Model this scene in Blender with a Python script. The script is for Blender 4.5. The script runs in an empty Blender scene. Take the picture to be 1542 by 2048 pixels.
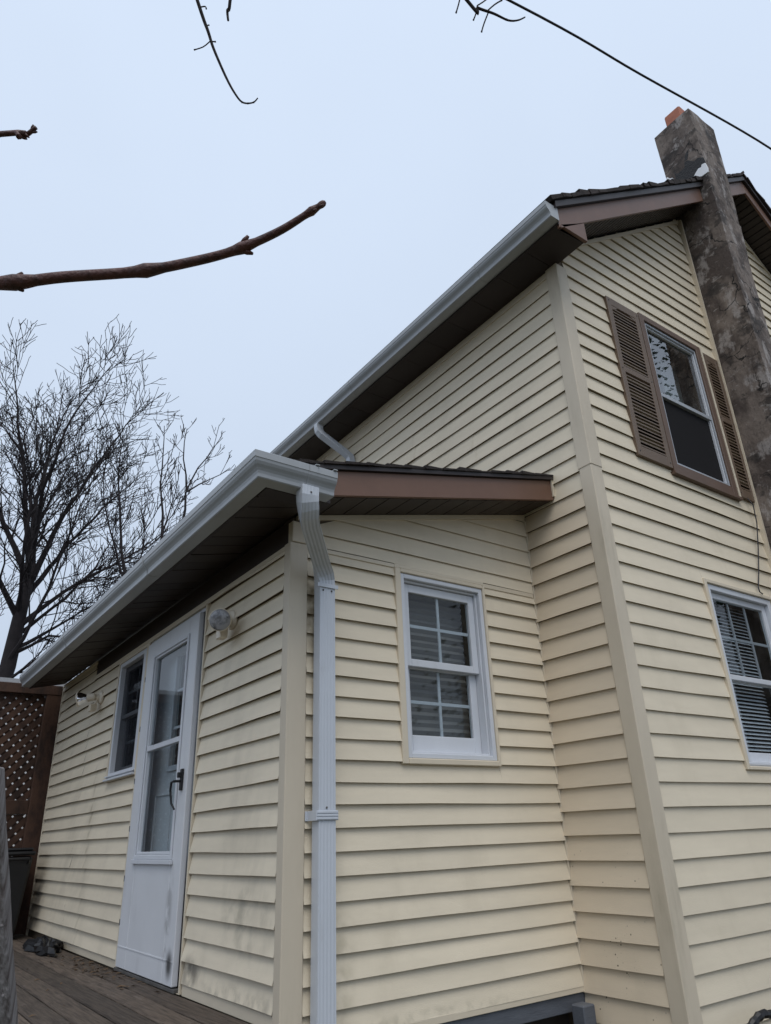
import bpy, bmesh, math, random
from mathutils import Vector, Matrix
R = math.radians
scn = bpy.context.scene
col = scn.collection

# ------------------------------------------------------------------ camera
cam_d = bpy.data.cameras.new('camera')
cam = bpy.data.objects.new('camera', cam_d)
col.objects.link(cam)
cam_d.sensor_fit = 'VERTICAL'
cam_d.sensor_height = 24.0
cam_d.lens = 1416.37 / 2048 * 24.0
cam_d.clip_start = 0.05
cam_d.clip_end = 600
right = Vector((0.816, -0.576, -0.035)).normalized()
fwd = Vector((0.536, 0.735, 0.416)).normalized()
right = (right - fwd * right.dot(fwd)).normalized()
up = right.cross(fwd)
m = Matrix((right, up, -fwd)).transposed().to_4x4()
m.translation = Vector((-1.655, -3.125, 0.712))
cam.matrix_world = m
scn.camera = cam

# ------------------------------------------------------------------ world / sun / exposure
SUN_EL, SUN_AZ = 60.0, 212.0       # soft sun behind the cloud deck, behind-left of the viewer
world = bpy.data.worlds.new('World')
scn.world = world
world.use_nodes = True
nt = world.node_tree
nt.nodes.clear()
wo = nt.nodes.new('ShaderNodeOutputWorld')
bg = nt.nodes.new('ShaderNodeBackground')
sky = nt.nodes.new('ShaderNodeTexSky')
sky.sky_type = 'NISHITA'
sky.sun_disc = False
sky.sun_elevation = R(SUN_EL)
sky.sun_rotation = R(SUN_AZ)
sky.air_density = 1.0
sky.dust_density = 4.0
tc = nt.nodes.new('ShaderNodeTexCoord')
sx = nt.nodes.new('ShaderNodeSeparateXYZ')
nt.links.new(tc.outputs['Generated'], sx.inputs[0])
ramp = nt.nodes.new('ShaderNodeMapRange')          # overcast sky: brighter towards the zenith
ramp.inputs['From Min'].default_value = 0.0
ramp.inputs['From Max'].default_value = 1.0
ramp.inputs['To Min'].default_value = 0.86
ramp.inputs['To Max'].default_value = 1.22
nt.links.new(sx.outputs['Z'], ramp.inputs['Value'])
cn = nt.nodes.new('ShaderNodeTexNoise')
cn.inputs['Scale'].default_value = 1.6
cn.inputs['Detail'].default_value = 4
nt.links.new(tc.outputs['Generated'], cn.inputs['Vector'])
cm = nt.nodes.new('ShaderNodeMapRange')
cm.inputs['To Min'].default_value = 0.92
cm.inputs['To Max'].default_value = 1.08
nt.links.new(cn.outputs['Fac'], cm.inputs['Value'])
mul = nt.nodes.new('ShaderNodeMath'); mul.operation = 'MULTIPLY'
nt.links.new(ramp.outputs[0], mul.inputs[0]); nt.links.new(cm.outputs[0], mul.inputs[1])
vs = nt.nodes.new('ShaderNodeVectorMath'); vs.operation = 'SCALE'
vs.inputs[0].default_value = (6.28, 7.3, 8.85)
nt.links.new(mul.outputs[0], vs.inputs['Scale'])
mx = nt.nodes.new('ShaderNodeMix'); mx.data_type = 'RGBA'
mx.inputs['Factor'].default_value = 0.93
nt.links.new(sky.outputs[0], mx.inputs['A'])
nt.links.new(vs.outputs[0], mx.inputs['B'])
nt.links.new(mx.outputs['Result'], bg.inputs['Color'])
bg.inputs['Strength'].default_value = 0.1
nt.links.new(bg.outputs[0], wo.inputs['Surface'])

sun_d = bpy.data.lights.new('sun', 'SUN')
sun_d.energy = 1.5
sun_d.angle = R(40)
sun_d.color = (1.0, 0.96, 0.9)
sun = bpy.data.objects.new('sun', sun_d)
col.objects.link(sun)
az = R(SUN_AZ)
sdir = Vector((math.sin(az) * math.cos(R(SUN_EL)), math.cos(az) * math.cos(R(SUN_EL)), math.sin(R(SUN_EL))))
sun.rotation_euler = sdir.to_track_quat('Z', 'Y').to_euler()
sun.location = (-4, -8, 12)

scn.view_settings.view_transform = 'Standard'
scn.view_settings.look = 'None'
scn.view_settings.gamma = 1
scn.view_settings.exposure = 0.0

# ------------------------------------------------------------------ materials
MATS = {}


def mat(name, color, rough=0.6, var=0.0, vscale=3.0, bump=0.0, bscale=40.0, stretch=(1, 1, 1), metal=0.0,
        spec=0.4, color2=None, detail=6, c2lo=0.45, c2hi=0.65):
    if name in MATS:
        return MATS[name]
    mt = bpy.data.materials.new(name)
    mt.use_nodes = True
    n = mt.node_tree
    b = n.nodes['Principled BSDF']
    b.inputs['Roughness'].default_value = rough
    b.inputs['Metallic'].default_value = metal
    b.inputs['Specular IOR Level'].default_value = spec
    b.inputs['Base Color'].default_value = (*color, 1)
    geo = n.nodes.new('ShaderNodeNewGeometry')
    mp = n.nodes.new('ShaderNodeMapping')
    mp.inputs['Scale'].default_value = stretch
    n.links.new(geo.outputs['Position'], mp.inputs['Vector'])
    if var or color2:
        nz = n.nodes.new('ShaderNodeTexNoise')
        nz.inputs['Scale'].default_value = vscale
        nz.inputs['Detail'].default_value = detail
        nz.inputs['Roughness'].default_value = 0.6
        n.links.new(mp.outputs[0], nz.inputs['Vector'])
        mr = n.nodes.new('ShaderNodeMapRange')
        mr.inputs['From Min'].default_value = c2lo if color2 else 0.3
        mr.inputs['From Max'].default_value = c2hi if color2 else 0.7
        n.links.new(nz.outputs['Fac'], mr.inputs['Value'])
        mix = n.nodes.new('ShaderNodeMix'); mix.data_type = 'RGBA'
        c2 = color2 if color2 else tuple(min(1, c * (1 + var)) for c in color)
        c1 = color if color2 else tuple(c * (1 - var) for c in color)
        mix.inputs['A'].default_value = (*c1, 1)
        mix.inputs['B'].default_value = (*c2, 1)
        n.links.new(mr.outputs[0], mix.inputs['Factor'])
        n.links.new(mix.outputs['Result'], b.inputs['Base Color'])
        mt['mixnode'] = mix.name
    if bump:
        nb = n.nodes.new('ShaderNodeTexNoise')
        nb.inputs['Scale'].default_value = bscale
        nb.inputs['Detail'].default_value = 5
        n.links.new(mp.outputs[0], nb.inputs['Vector'])
        bp = n.nodes.new('ShaderNodeBump')
        bp.inputs['Strength'].default_value = bump
        bp.inputs['Distance'].default_value = 0.01
        n.links.new(nb.outputs['Fac'], bp.inputs['Height'])
        n.links.new(bp.outputs[0], b.inputs['Normal'])
    MATS[name] = mt
    return mt


def add_layer(mt, kind, color, **k):
    """lay a stain (mildew, specks, streak) over the base colour of a material"""
    n = mt.node_tree
    b = n.nodes['Principled BSDF']
    geo = n.nodes.new('ShaderNodeNewGeometry')
    src = b.inputs['Base Color'].links[0].from_socket if b.inputs['Base Color'].is_linked else None
    mix = n.nodes.new('ShaderNodeMix'); mix.data_type = 'RGBA'
    if src:
        n.links.new(src, mix.inputs['A'])
    else:
        mix.inputs['A'].default_value = b.inputs['Base Color'].default_value
    mix.inputs['B'].default_value = (*color, 1)
    n.links.new(mix.outputs['Result'], b.inputs['Base Color'])

    def math_(op, a, bb):
        q = n.nodes.new('ShaderNodeMath'); q.operation = op
        for i, x in enumerate((a, bb)):
            if isinstance(x, (int, float)):
                q.inputs[i].default_value = x
            elif x is not None:
                n.links.new(x, q.inputs[i])
        q.use_clamp = op == 'MULTIPLY'
        return q.outputs[0]

    def rng(v, a, bb):
        q = n.nodes.new('ShaderNodeMapRange'); q.interpolation_type = 'SMOOTHSTEP'
        q.inputs['From Min'].default_value = a; q.inputs['From Max'].default_value = bb
        n.links.new(v, q.inputs['Value'])
        return q.outputs[0]
    if kind == 'spot':       # stain round a point, broken up by noise
        d = n.nodes.new('ShaderNodeVectorMath'); d.operation = 'SUBTRACT'
        n.links.new(geo.outputs['Position'], d.inputs[0]); d.inputs[1].default_value = k['at']
        s = n.nodes.new('ShaderNodeVectorMath'); s.operation = 'DIVIDE'
        n.links.new(d.outputs[0], s.inputs[0]); s.inputs[1].default_value = k['size']
        l = n.nodes.new('ShaderNodeVectorMath'); l.operation = 'LENGTH'
        n.links.new(s.outputs[0], l.inputs[0])
        fall = rng(l.outputs['Value'], 1.0, 0.15)
        nz = n.nodes.new('ShaderNodeTexNoise'); nz.inputs['Scale'].default_value = k.get('scale', 14)
        nz.inputs['Detail'].default_value = 7
        n.links.new(geo.outputs['Position'], nz.inputs['Vector'])
        f = math_('MULTIPLY', fall, rng(nz.outputs['Fac'], k.get('lo', .38), k.get('hi', .7)))
        f = math_('MULTIPLY', f, k.get('amount', 0.7))
    elif kind == 'specks':
        vo = n.nodes.new('ShaderNodeTexVoronoi'); vo.inputs['Scale'].default_value = k['scale']
        n.links.new(geo.outputs['Position'], vo.inputs['Vector'])
        f = rng(vo.outputs['Distance'], k['r'], k['r'] * .6)
        nz = n.nodes.new('ShaderNodeTexNoise'); nz.inputs['Scale'].default_value = 5.0
        n.links.new(geo.outputs['Position'], nz.inputs['Vector'])
        f = math_('MULTIPLY', f, rng(nz.outputs['Fac'], .5, .62))
        sp = n.nodes.new('ShaderNodeSeparateXYZ'); n.links.new(geo.outputs['Position'], sp.inputs[0])
        f = math_('MULTIPLY', f, rng(sp.outputs['Z'], k['ztop'], k['ztop'] - .5))
    elif kind == 'crack':    # thin wandering cracks
        nz = n.nodes.new('ShaderNodeTexNoise'); nz.inputs['Scale'].default_value = 3.5; nz.inputs['Detail'].default_value = 6
        n.links.new(geo.outputs['Position'], nz.inputs['Vector'])
        ad = n.nodes.new('ShaderNodeVectorMath'); ad.operation = 'MULTIPLY_ADD'
        n.links.new(nz.outputs['Color'], ad.inputs[0]); ad.inputs[1].default_value = (.45, .45, .45); n.links.new(geo.outputs['Position'], ad.inputs[2])
        vo = n.nodes.new('ShaderNodeTexVoronoi'); vo.feature = 'DISTANCE_TO_EDGE'; vo.inputs['Scale'].default_value = k['scale']
        n.links.new(ad.outputs[0], vo.inputs['Vector'])
        f = rng(vo.outputs['Distance'], k['wid'], k['wid'] * .3)
        f = math_('MULTIPLY', f, rng(nz.outputs['Fac'], .45, .6))
    elif kind == 'grime':    # weathering noise over everything
        mp = n.nodes.new('ShaderNodeMapping'); mp.inputs['Scale'].default_value = k.get('stretch', (1, 1, 1))
        n.links.new(geo.outputs['Position'], mp.inputs['Vector'])
        nz = n.nodes.new('ShaderNodeTexNoise'); nz.inputs['Scale'].default_value = k['scale']
        nz.inputs['Detail'].default_value = 8; nz.inputs['Roughness'].default_value = .65
        n.links.new(mp.outputs[0], nz.inputs['Vector'])
        f = math_('MULTIPLY', rng(nz.outputs['Fac'], k['lo'], k['hi']), k['amount'])
    n.links.new(f, mix.inputs['Factor'])


CREAM = (0.70, 0.615, 0.475)
m_siding = mat('cream vinyl siding', CREAM, 0.55, var=0.05, vscale=2.2, bump=0.12, bscale=60, stretch=(1, 1, 6), spec=0.35)
add_layer(m_siding, 'grime', (0.42, 0.36, 0.26), scale=3.0, lo=.5, hi=.85, amount=.3, stretch=(1, 1, .35))
m_sidA = mat('cream vinyl siding by the deck', CREAM, 0.55, var=0.05, vscale=2.2, bump=0.12, bscale=60, stretch=(1, 1, 6), spec=0.35)
add_layer(m_sidA, 'grime', (0.40, 0.35, 0.27), scale=3.0, lo=.45, hi=.8, amount=.4, stretch=(1, 1, .3))
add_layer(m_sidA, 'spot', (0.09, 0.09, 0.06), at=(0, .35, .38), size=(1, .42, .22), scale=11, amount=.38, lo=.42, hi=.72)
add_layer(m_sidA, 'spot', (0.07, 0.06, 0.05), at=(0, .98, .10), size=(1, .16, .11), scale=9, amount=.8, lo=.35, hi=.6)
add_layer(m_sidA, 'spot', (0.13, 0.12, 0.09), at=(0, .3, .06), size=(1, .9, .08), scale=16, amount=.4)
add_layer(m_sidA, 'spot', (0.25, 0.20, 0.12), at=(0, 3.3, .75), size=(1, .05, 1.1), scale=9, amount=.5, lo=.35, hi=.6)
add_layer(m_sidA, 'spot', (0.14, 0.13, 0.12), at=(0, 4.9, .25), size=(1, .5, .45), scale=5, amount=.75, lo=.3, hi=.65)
m_sidB = mat('cream vinyl siding of the window wall', CREAM, 0.55, var=0.05, vscale=2.2, bump=0.12, bscale=60, stretch=(1, 1, 6), spec=0.35)
add_layer(m_sidB, 'grime', (0.42, 0.36, 0.26), scale=3.0, lo=.5, hi=.85, amount=.3, stretch=(1, 1, .35))
add_layer(m_sidB, 'spot', (0.16, 0.11, 0.05), at=(.12, 0, 1.80), size=(.09, 1, .32), scale=12, amount=.8, lo=.33, hi=.6)
add_layer(m_sidB, 'spot', (0.22, 0.19, 0.11), at=(.26, 0, .2), size=(.12, 1, .5), scale=10, amount=.35)
add_layer(m_sidB, 'spot', (0.20, 0.19, 0.13), at=(.6, 0, -.05), size=(1.1, 1, .05), scale=20, amount=.3)
m_sidS = mat('cream vinyl siding with mud specks and corner shade', (0.65, 0.55, 0.415), 0.55, var=0.05, vscale=2.2, bump=0.12, bscale=60, stretch=(1, 1, 6), spec=0.35)  # darker, tanner base puts the inner corner's shade into the colour
add_layer(m_sidS, 'grime', (0.42, 0.36, 0.26), scale=3.0, lo=.5, hi=.85, amount=.3, stretch=(1, 1, .35))
add_layer(m_sidS, 'specks', (0.04, 0.03, 0.02), scale=26, r=.14, ztop=.75)
add_layer(m_sidS, 'specks', (0.06, 0.05, 0.04), scale=52, r=.12, ztop=.45)
m_trim = mat('cream trim', (0.64, 0.56, 0.435), 0.5, var=0.04, vscale=3, bump=.05, bscale=50)
m_post = mat('cream corner post', (0.58, 0.505, 0.395), 0.5, var=0.06, vscale=4, stretch=(1, 1, .3), bump=.05, bscale=50)
add_layer(m_post, 'grime', (0.3, 0.26, 0.18), scale=5.0, lo=.5, hi=.8, amount=.5, stretch=(1, 1, .2))
m_white = mat('white painted frame', (0.60, 0.62, 0.66), 0.45, var=0.04, vscale=6)
add_layer(m_white, 'grime', (0.36, 0.35, 0.33), scale=7, lo=.55, hi=.85, amount=.35, stretch=(1, 1, .3))
m_door = mat('white storm door', (0.65, 0.66, 0.685), 0.4, var=0.03, vscale=4)
add_layer(m_door, 'grime', (0.4, 0.4, 0.42), scale=9, lo=.5, hi=.85, amount=.35, stretch=(1, 1, .25))
add_layer(m_door, 'spot', (0.05, 0.05, 0.05), at=(0, 1.23, .12), size=(1, .07, .10), scale=7, amount=.95, lo=.3, hi=.45)
add_layer(m_door, 'spot', (0.2, 0.2, 0.2), at=(0, 1.3, .35), size=(1, .07, .35), scale=12, amount=.5, lo=.4, hi=.6)
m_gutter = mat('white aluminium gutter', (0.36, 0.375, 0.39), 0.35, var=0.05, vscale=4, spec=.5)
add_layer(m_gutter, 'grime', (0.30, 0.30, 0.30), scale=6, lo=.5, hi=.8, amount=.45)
m_down = mat('white aluminium downspout', (0.53, 0.56, 0.61), 0.38, var=0.03, vscale=4, spec=.5)
add_layer(m_down, 'grime', (0.38, 0.38, 0.38), scale=14, lo=.55, hi=.8, amount=.4, stretch=(1, 1, .3))
m_fascia = mat('brown metal fascia', (0.155, 0.083, 0.055), 0.45, var=0.08, vscale=5, bump=.03, bscale=12)
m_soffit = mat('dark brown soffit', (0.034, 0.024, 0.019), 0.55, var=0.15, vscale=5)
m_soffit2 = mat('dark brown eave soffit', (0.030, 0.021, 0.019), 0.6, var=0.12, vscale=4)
m_drip = mat('dark drip edge', (0.026, 0.019, 0.019), 0.5, var=.1)
m_shingle = mat('dark asphalt shingle', (0.035, 0.027, 0.025), 0.95, var=.35, vscale=30, bump=.8, bscale=180)
m_brown = mat('brown window trim', (0.13, 0.082, 0.058), 0.5, var=.08, vscale=8)
m_shut = mat('brown plastic shutter', (0.15, 0.104, 0.072), 0.5, var=.08, vscale=8)
m_alu = mat('bare aluminium frame', (0.42, 0.44, 0.47), 0.35, metal=.3, var=.05, vscale=9)
m_blind = mat('window blind slat', (0.74, 0.76, 0.80), 0.5, var=.06, vscale=3)
m_shade = mat('grey pleated shade', (0.24, 0.225, 0.21), 0.8, var=.12, vscale=3)
m_curtain = mat('pale curtain', (0.36, 0.38, 0.37), 0.85, var=.1, vscale=3)
m_unlit = mat('near black shade backing', (0.035, 0.033, 0.03), 0.9)  # near black puts the shade of rooms and gaps into the colour
m_screen = mat('dark insect screen', (0.018, 0.017, 0.018), 0.8, spec=.08)
m_sheath = mat('wall sheathing', (0.12, 0.09, 0.06), 0.8)
m_black = mat('black plastic', (0.012, 0.012, 0.013), 0.4, var=.2)
m_sill = mat('dark metal door sill', (0.10, 0.095, 0.09), 0.5, var=.3, vscale=12)
m_handle = mat('black handle', (0.01, 0.01, 0.012), 0.35)
m_lampb = mat('cream lamp housing', (0.70, 0.62, 0.50), 0.45, var=.05)
m_lampg = mat('clear lamp lens', (0.34, 0.34, 0.36), 0.10, spec=.9, color2=(0.10, 0.10, 0.11), vscale=28, bump=.35, bscale=45)
m_silver = mat('silvered bulb', (0.85, 0.85, 0.88), 0.06, metal=1.0)
m_terra = mat('terracotta flue', (0.40, 0.15, 0.095), 0.8, var=.12, vscale=9)
m_deck = mat('weathered deck wood', (0.10, 0.076, 0.058), 0.8, color2=(0.034, 0.025, 0.019), vscale=14, stretch=(5, .35, 5), bump=.6, bscale=30, c2lo=.4, c2hi=.7)
add_layer(m_deck, 'grime', (0.20, 0.17, 0.15), scale=7, lo=.55, hi=.8, amount=.5, stretch=(3, 1, 1))
m_oldwood = mat('silvered old wood', (0.24, 0.225, 0.225), 0.9, color2=(0.075, 0.062, 0.058), vscale=22, stretch=(3, 3, .22), bump=.8, bscale=40, c2lo=.4, c2hi=.68)
add_layer(m_oldwood, 'grime', (0.10, 0.06, 0.045), scale=5, lo=.5, hi=.75, amount=.6, stretch=(1, 1, .5))
m_fence = mat('red brown stained fence wood', (0.062, 0.030, 0.018), 0.75, color2=(0.026, 0.013, 0.009), vscale=5, stretch=(2, 2, 1), bump=.3, bscale=30)
m_skirt = mat('blue grey painted board', (0.10, 0.11, 0.13), 0.6, var=.12, vscale=9, bump=.2, bscale=30, stretch=(1, 6, 6))
m_crawl = mat('dark foundation', (0.045, 0.038, 0.035), 0.95, var=.3, vscale=6, bump=.5, bscale=20)  # dark colour stands for the unlit space below the skirt
m_bark = mat('dark wet bark', (0.028, 0.021, 0.022), 0.85, var=.3, vscale=20, bump=.5, bscale=60)
m_bark2 = mat('grey bark', (0.022, 0.018, 0.02), 0.9, var=.3, vscale=8, bump=.5, bscale=30)
m_twig = mat('red brown twig bark', (0.10, 0.040, 0.032), 0.5, color2=(0.045, 0.02, 0.018), vscale=40, stretch=(1, 1, 1), bump=.4, bscale=120)
m_wire = mat('black wire', (0.018, 0.017, 0.022), 0.5)
m_ground = mat('winter lawn', (0.085, 0.080, 0.045), 0.95, color2=(0.05, 0.04, 0.028), vscale=.8, bump=.5, bscale=20)
m_leaf = mat('dead leaf', (0.11, 0.07, 0.04), 0.8, var=.3, vscale=30)
m_needle = mat('evergreen needles', (0.035, 0.06, 0.035), 0.8, var=.3, vscale=5)
m_shed = mat('neighbour shed roof', (0.17, 0.17, 0.175), 0.8, var=.25, vscale=5, bump=.5, bscale=40)
m_flash = mat('white torn flashing', (0.75, 0.76, 0.78), 0.6, var=.1)
m_nwall = mat('neighbour wall with painted bright gaps', (0.72, 0.73, 0.75), 0.7, color2=(0.16, 0.14, 0.13), vscale=2.2, c2lo=.46, c2hi=.62)  # pale and dim patches paint the brightness seen through the lattice
m_tar = mat('black roof tar', (0.025, 0.025, 0.027), 0.8, bump=.9, bscale=60)
m_muntin = mat('grey muntin behind screen', (0.42, 0.43, 0.46), 0.6)

m_stucco = mat('mottled chimney render', (0.19, 0.155, 0.133), 0.9, color2=(0.082, 0.064, 0.056), vscale=2.6, stretch=(1.6, 1.6, 1), bump=.7, bscale=16, c2lo=.43, c2hi=.56)
add_layer(m_stucco, 'grime', (0.40, 0.37, 0.355), scale=3.4, lo=.53, hi=.61, amount=.62, stretch=(2.4, 1.4, .9))
add_layer(m_stucco, 'grime', (0.025, 0.022, 0.021), scale=3.6, lo=.54, hi=.63, amount=.72, stretch=(1, 1, 1.3))
add_layer(m_stucco, 'grime', (0.38, 0.35, 0.33), scale=26, lo=.58, hi=.66, amount=.55, stretch=(1.4, .35, .8))
add_layer(m_stucco, 'grime', (0.04, 0.034, 0.03), scale=34, lo=.55, hi=.65, amount=.55, stretch=(.5, 1.3, .3))
add_layer(m_stucco, 'crack', (0.010, 0.009, 0.009), scale=2.6, wid=.022)

# window glass: partly clear, partly mirror by angle
m_glass = bpy.data.materials.new('window glass'); m_glass.use_nodes = True
gn = m_glass.node_tree; gn.nodes.clear()
go = gn.nodes.new('ShaderNodeOutputMaterial'); gm = gn.nodes.new('ShaderNodeMixShader')
gt = gn.nodes.new('ShaderNodeBsdfTransparent'); gt.inputs[0].default_value = (.86, .89, .9, 1)
gg = gn.nodes.new('ShaderNodeBsdfGlossy'); gg.inputs['Roughness'].default_value = .015
gf = gn.nodes.new('ShaderNodeFresnel'); gf.inputs['IOR'].default_value = 1.55
gb = gn.nodes.new('ShaderNodeNewGeometry'); gs = gn.nodes.new('ShaderNodeMath'); gs.operation = 'SUBTRACT'; gs.inputs[0].default_value = 1.0
gn.links.new(gb.outputs['Backfacing'], gs.inputs[1])
gx = gn.nodes.new('ShaderNodeMath'); gx.operation = 'MULTIPLY'
gn.links.new(gf.outputs[0], gx.inputs[0]); gn.links.new(gs.outputs[0], gx.inputs[1]); gn.links.new(gx.outputs[0], gm.inputs[0]); gn.links.new(gt.outputs[0], gm.inputs[1]); gn.links.new(gg.outputs[0], gm.inputs[2])
gn.links.new(gm.outputs[0], go.inputs[0])
m_glass2 = m_glass.copy(); m_glass2.name = 'coated window glass'
m_glass2.node_tree.nodes['Fresnel'].inputs['IOR'].default_value = 3.4

m_scrT = bpy.data.materials.new('fine insect screen mesh'); m_scrT.use_nodes = True
gn = m_scrT.node_tree; gn.nodes.clear()
go = gn.nodes.new('ShaderNodeOutputMaterial'); gm = gn.nodes.new('ShaderNodeMixShader'); gm.inputs[0].default_value = .34
gt = gn.nodes.new('ShaderNodeBsdfTransparent'); gd = gn.nodes.new('ShaderNodeBsdfDiffuse'); gd.inputs[0].default_value = (.016, .017, .022, 1)
gn.links.new(gt.outputs[0], gm.inputs[1]); gn.links.new(gd.outputs[0], gm.inputs[2]); gn.links.new(gm.outputs[0], go.inputs[0])


def tint(mt, amt):
    """each piece gets its own slight shade"""
    n = mt.node_tree; b = n.nodes['Principled BSDF']; src = b.inputs['Base Color'].links[0].from_socket
    oi = n.nodes.new('ShaderNodeObjectInfo'); mr = n.nodes.new('ShaderNodeMapRange')
    mr.inputs['To Min'].default_value = 1 - amt; mr.inputs['To Max'].default_value = 1 + amt
    n.links.new(oi.outputs['Random'], mr.inputs['Value'])
    v = n.nodes.new('ShaderNodeVectorMath'); v.operation = 'SCALE'
    n.links.new(src, v.inputs[0]); n.links.new(mr.outputs[0], v.inputs['Scale']); n.links.new(v.outputs[0], b.inputs['Base Color'])


for mt_, am_ in ((m_siding, .035), (m_sidA, .035), (m_sidB, .035), (m_sidS, .035), (m_deck, .3), (m_fence, .2), (m_soffit, .2), (m_soffit2, .15), (m_shingle, .3)):
    tint(mt_, am_)

# ------------------------------------------------------------------ mesh helpers
WL = {}      # world location of every object made here


class MB:
    def __init__(self):
        self.v = []; self.f = []

    def add(self, vs, fs):
        o = len(self.v)
        self.v += [tuple(p) for p in vs]
        self.f += [tuple(i + o for i in q) for q in fs]

    def box(self, a, b):
        x0, y0, z0 = (min(a[i], b[i]) for i in range(3)); x1, y1, z1 = (max(a[i], b[i]) for i in range(3))
        self.add([(x0, y0, z0), (x1, y0, z0), (x1, y1, z0), (x0, y1, z0), (x0, y0, z1), (x1, y0, z1), (x1, y1, z1), (x0, y1, z1)],
                 [(3, 2, 1, 0), (4, 5, 6, 7), (0, 1, 5, 4), (1, 2, 6, 5), (2, 3, 7, 6), (3, 0, 4, 7)])

    def prism(self, poly, vec):
        n = len(poly); vec = Vector(vec)
        vs = [Vector(p) for p in poly] + [Vector(p) + vec for p in poly]
        self.add(vs, [tuple(range(n))[::-1], tuple(range(n, 2 * n))] + [(i, (i + 1) % n, n + (i + 1) % n, n + i) for i in range(n)])

    def rings(self, rings, cap=True, closed=True):
        n = len(rings[0]); vs = [p for r in rings for p in r]; fs = []
        for i in range(len(rings) - 1):
            for j in range(n if closed else n - 1):
                k = (j + 1) % n
                fs.append((i * n + j, i * n + k, (i + 1) * n + k, (i + 1) * n + j))
        if cap:
            fs.append(tuple(range(n))[::-1]); fs.append(tuple(range((len(rings) - 1) * n, len(rings) * n)))
        self.add(vs, fs)

    def tube(self, pts, rad, sides=6, cap=True):
        pts = [Vector(p) for p in pts]; rs = []
        if not isinstance(rad, (list, tuple)):
            rad = [rad] * len(pts)
        prev = None
        for i, p in enumerate(pts):
            t = (pts[min(i + 1, len(pts) - 1)] - pts[max(i - 1, 0)]).normalized()
            if prev is None:
                a = t.orthogonal().normalized()
            else:
                a = (prev - t * prev.dot(t))
                a = a.normalized() if a.length > 1e-6 else t.orthogonal().normalized()
            prev = a; b = t.cross(a)
            rs.append([p + (a * math.cos(2 * math.pi * k / sides) + b * math.sin(2 * math.pi * k / sides)) * rad[i] for k in range(sides)])
        self.rings(rs, cap)

    def lathe(self, o, axis, prof, seg=20):
        o = Vector(o); t = Vector(axis).normalized(); a = t.orthogonal().normalized(); b = t.cross(a)
        self.rings([[o + t * h + (a * math.cos(2 * math.pi * k / seg) + b * math.sin(2 * math.pi * k / seg)) * max(r, 1e-4) for k in range(seg)] for r, h in prof])

    def build(self, name, material, parent=None, bevel=0, smooth=False, solid=0, fix=True):
        xs = [p[0] for p in self.v]; ys = [p[1] for p in self.v]; zs = [p[2] for p in self.v]
        loc = Vector(((min(xs) + max(xs)) / 2, (min(ys) + max(ys)) / 2, min(zs)))
        me = bpy.data.meshes.new(name)
        me.from_pydata([(Vector(p) - loc)[:] for p in self.v], [], self.f)
        if fix:
            bm = bmesh.new(); bm.from_mesh(me)
            bmesh.ops.recalc_face_normals(bm, faces=bm.faces[:])
            bm.to_mesh(me); bm.free()
        me.materials.append(material)
        if smooth:
            for p in me.polygons: p.use_smooth = True
        o = bpy.data.objects.new(name, me); col.objects.link(o)
        put(o, loc, parent)
        if solid:
            s = o.modifiers.new('solid', 'SOLIDIFY'); s.thickness = solid; s.offset = 0
        if bevel:
            bv = o.modifiers.new('bevel', 'BEVEL'); bv.width = bevel; bv.segments = 1; bv.limit_method = 'ANGLE'
        return o


def put(o, loc, parent=None):
    loc = Vector(loc); WL[o.name] = loc
    if parent is not None:
        o.parent = parent; o.location = loc - WL[parent.name]
    else:
        o.location = loc


def thing(name, loc, label, cat, group=None):
    e = bpy.data.objects.new(name, None); col.objects.link(e); e.empty_display_size = .1
    put(e, loc); tag(e, label, cat, group)
    return e


def tag(o, label, cat=None, group=None, kind=None):
    if label: o['label'] = label
    if cat: o['category'] = cat
    if group: o['group'] = group
    if kind: o['kind'] = kind
    return o


def dup(o, loc, parent):
    c = o.copy(); col.objects.link(c); put(c, loc, parent); return c


W, D, L = 1.831, -0.619, 5.05          # addition depth, house corner, addition length
PL = {'A': lambda u, z, n: (-n, u, z), 'B': lambda u, z, n: (u, -n, z),
      'S': lambda u, z, n: (W - n, u, z), 'G': lambda u, z, n: (u, D - n, z)}


def pbox(mb, pl, u0, u1, z0, z1, n0, n1):
    mb.box(PL[pl](u0, z0, n0), PL[pl](u1, z1, n1))


def pb(name, material, parent, pl, u0, u1, z0, z1, n0, n1, bevel=.002):
    q = MB(); pbox(q, pl, u0, u1, z0, z1, n0, n1)
    return q.build(name, material, parent, bevel=bevel)


rng = random.Random(7)


def wall_slab(name, parent, pl, u0, u1, z0, z1, holes, thick=.1):
    """sheathing behind the siding, with the window and door openings cut out"""
    us = sorted({u0, u1, *[h[0] for h in holes], *[h[1] for h in holes]}); zs = sorted({z0, z1, *[h[2] for h in holes], *[h[3] for h in holes]})
    q = MB()
    for i in range(len(us) - 1):
        for j in range(len(zs) - 1):
            cu, cz = (us[i] + us[i + 1]) / 2, (zs[j] + zs[j + 1]) / 2
            if any(h[0] < cu < h[1] and h[2] < cz < h[3] for h in holes): continue
            pbox(q, pl, us[i], us[i + 1], zs[j], zs[j + 1], -thick, 0)
    return q.build(name, m_sheath, parent)


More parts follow.
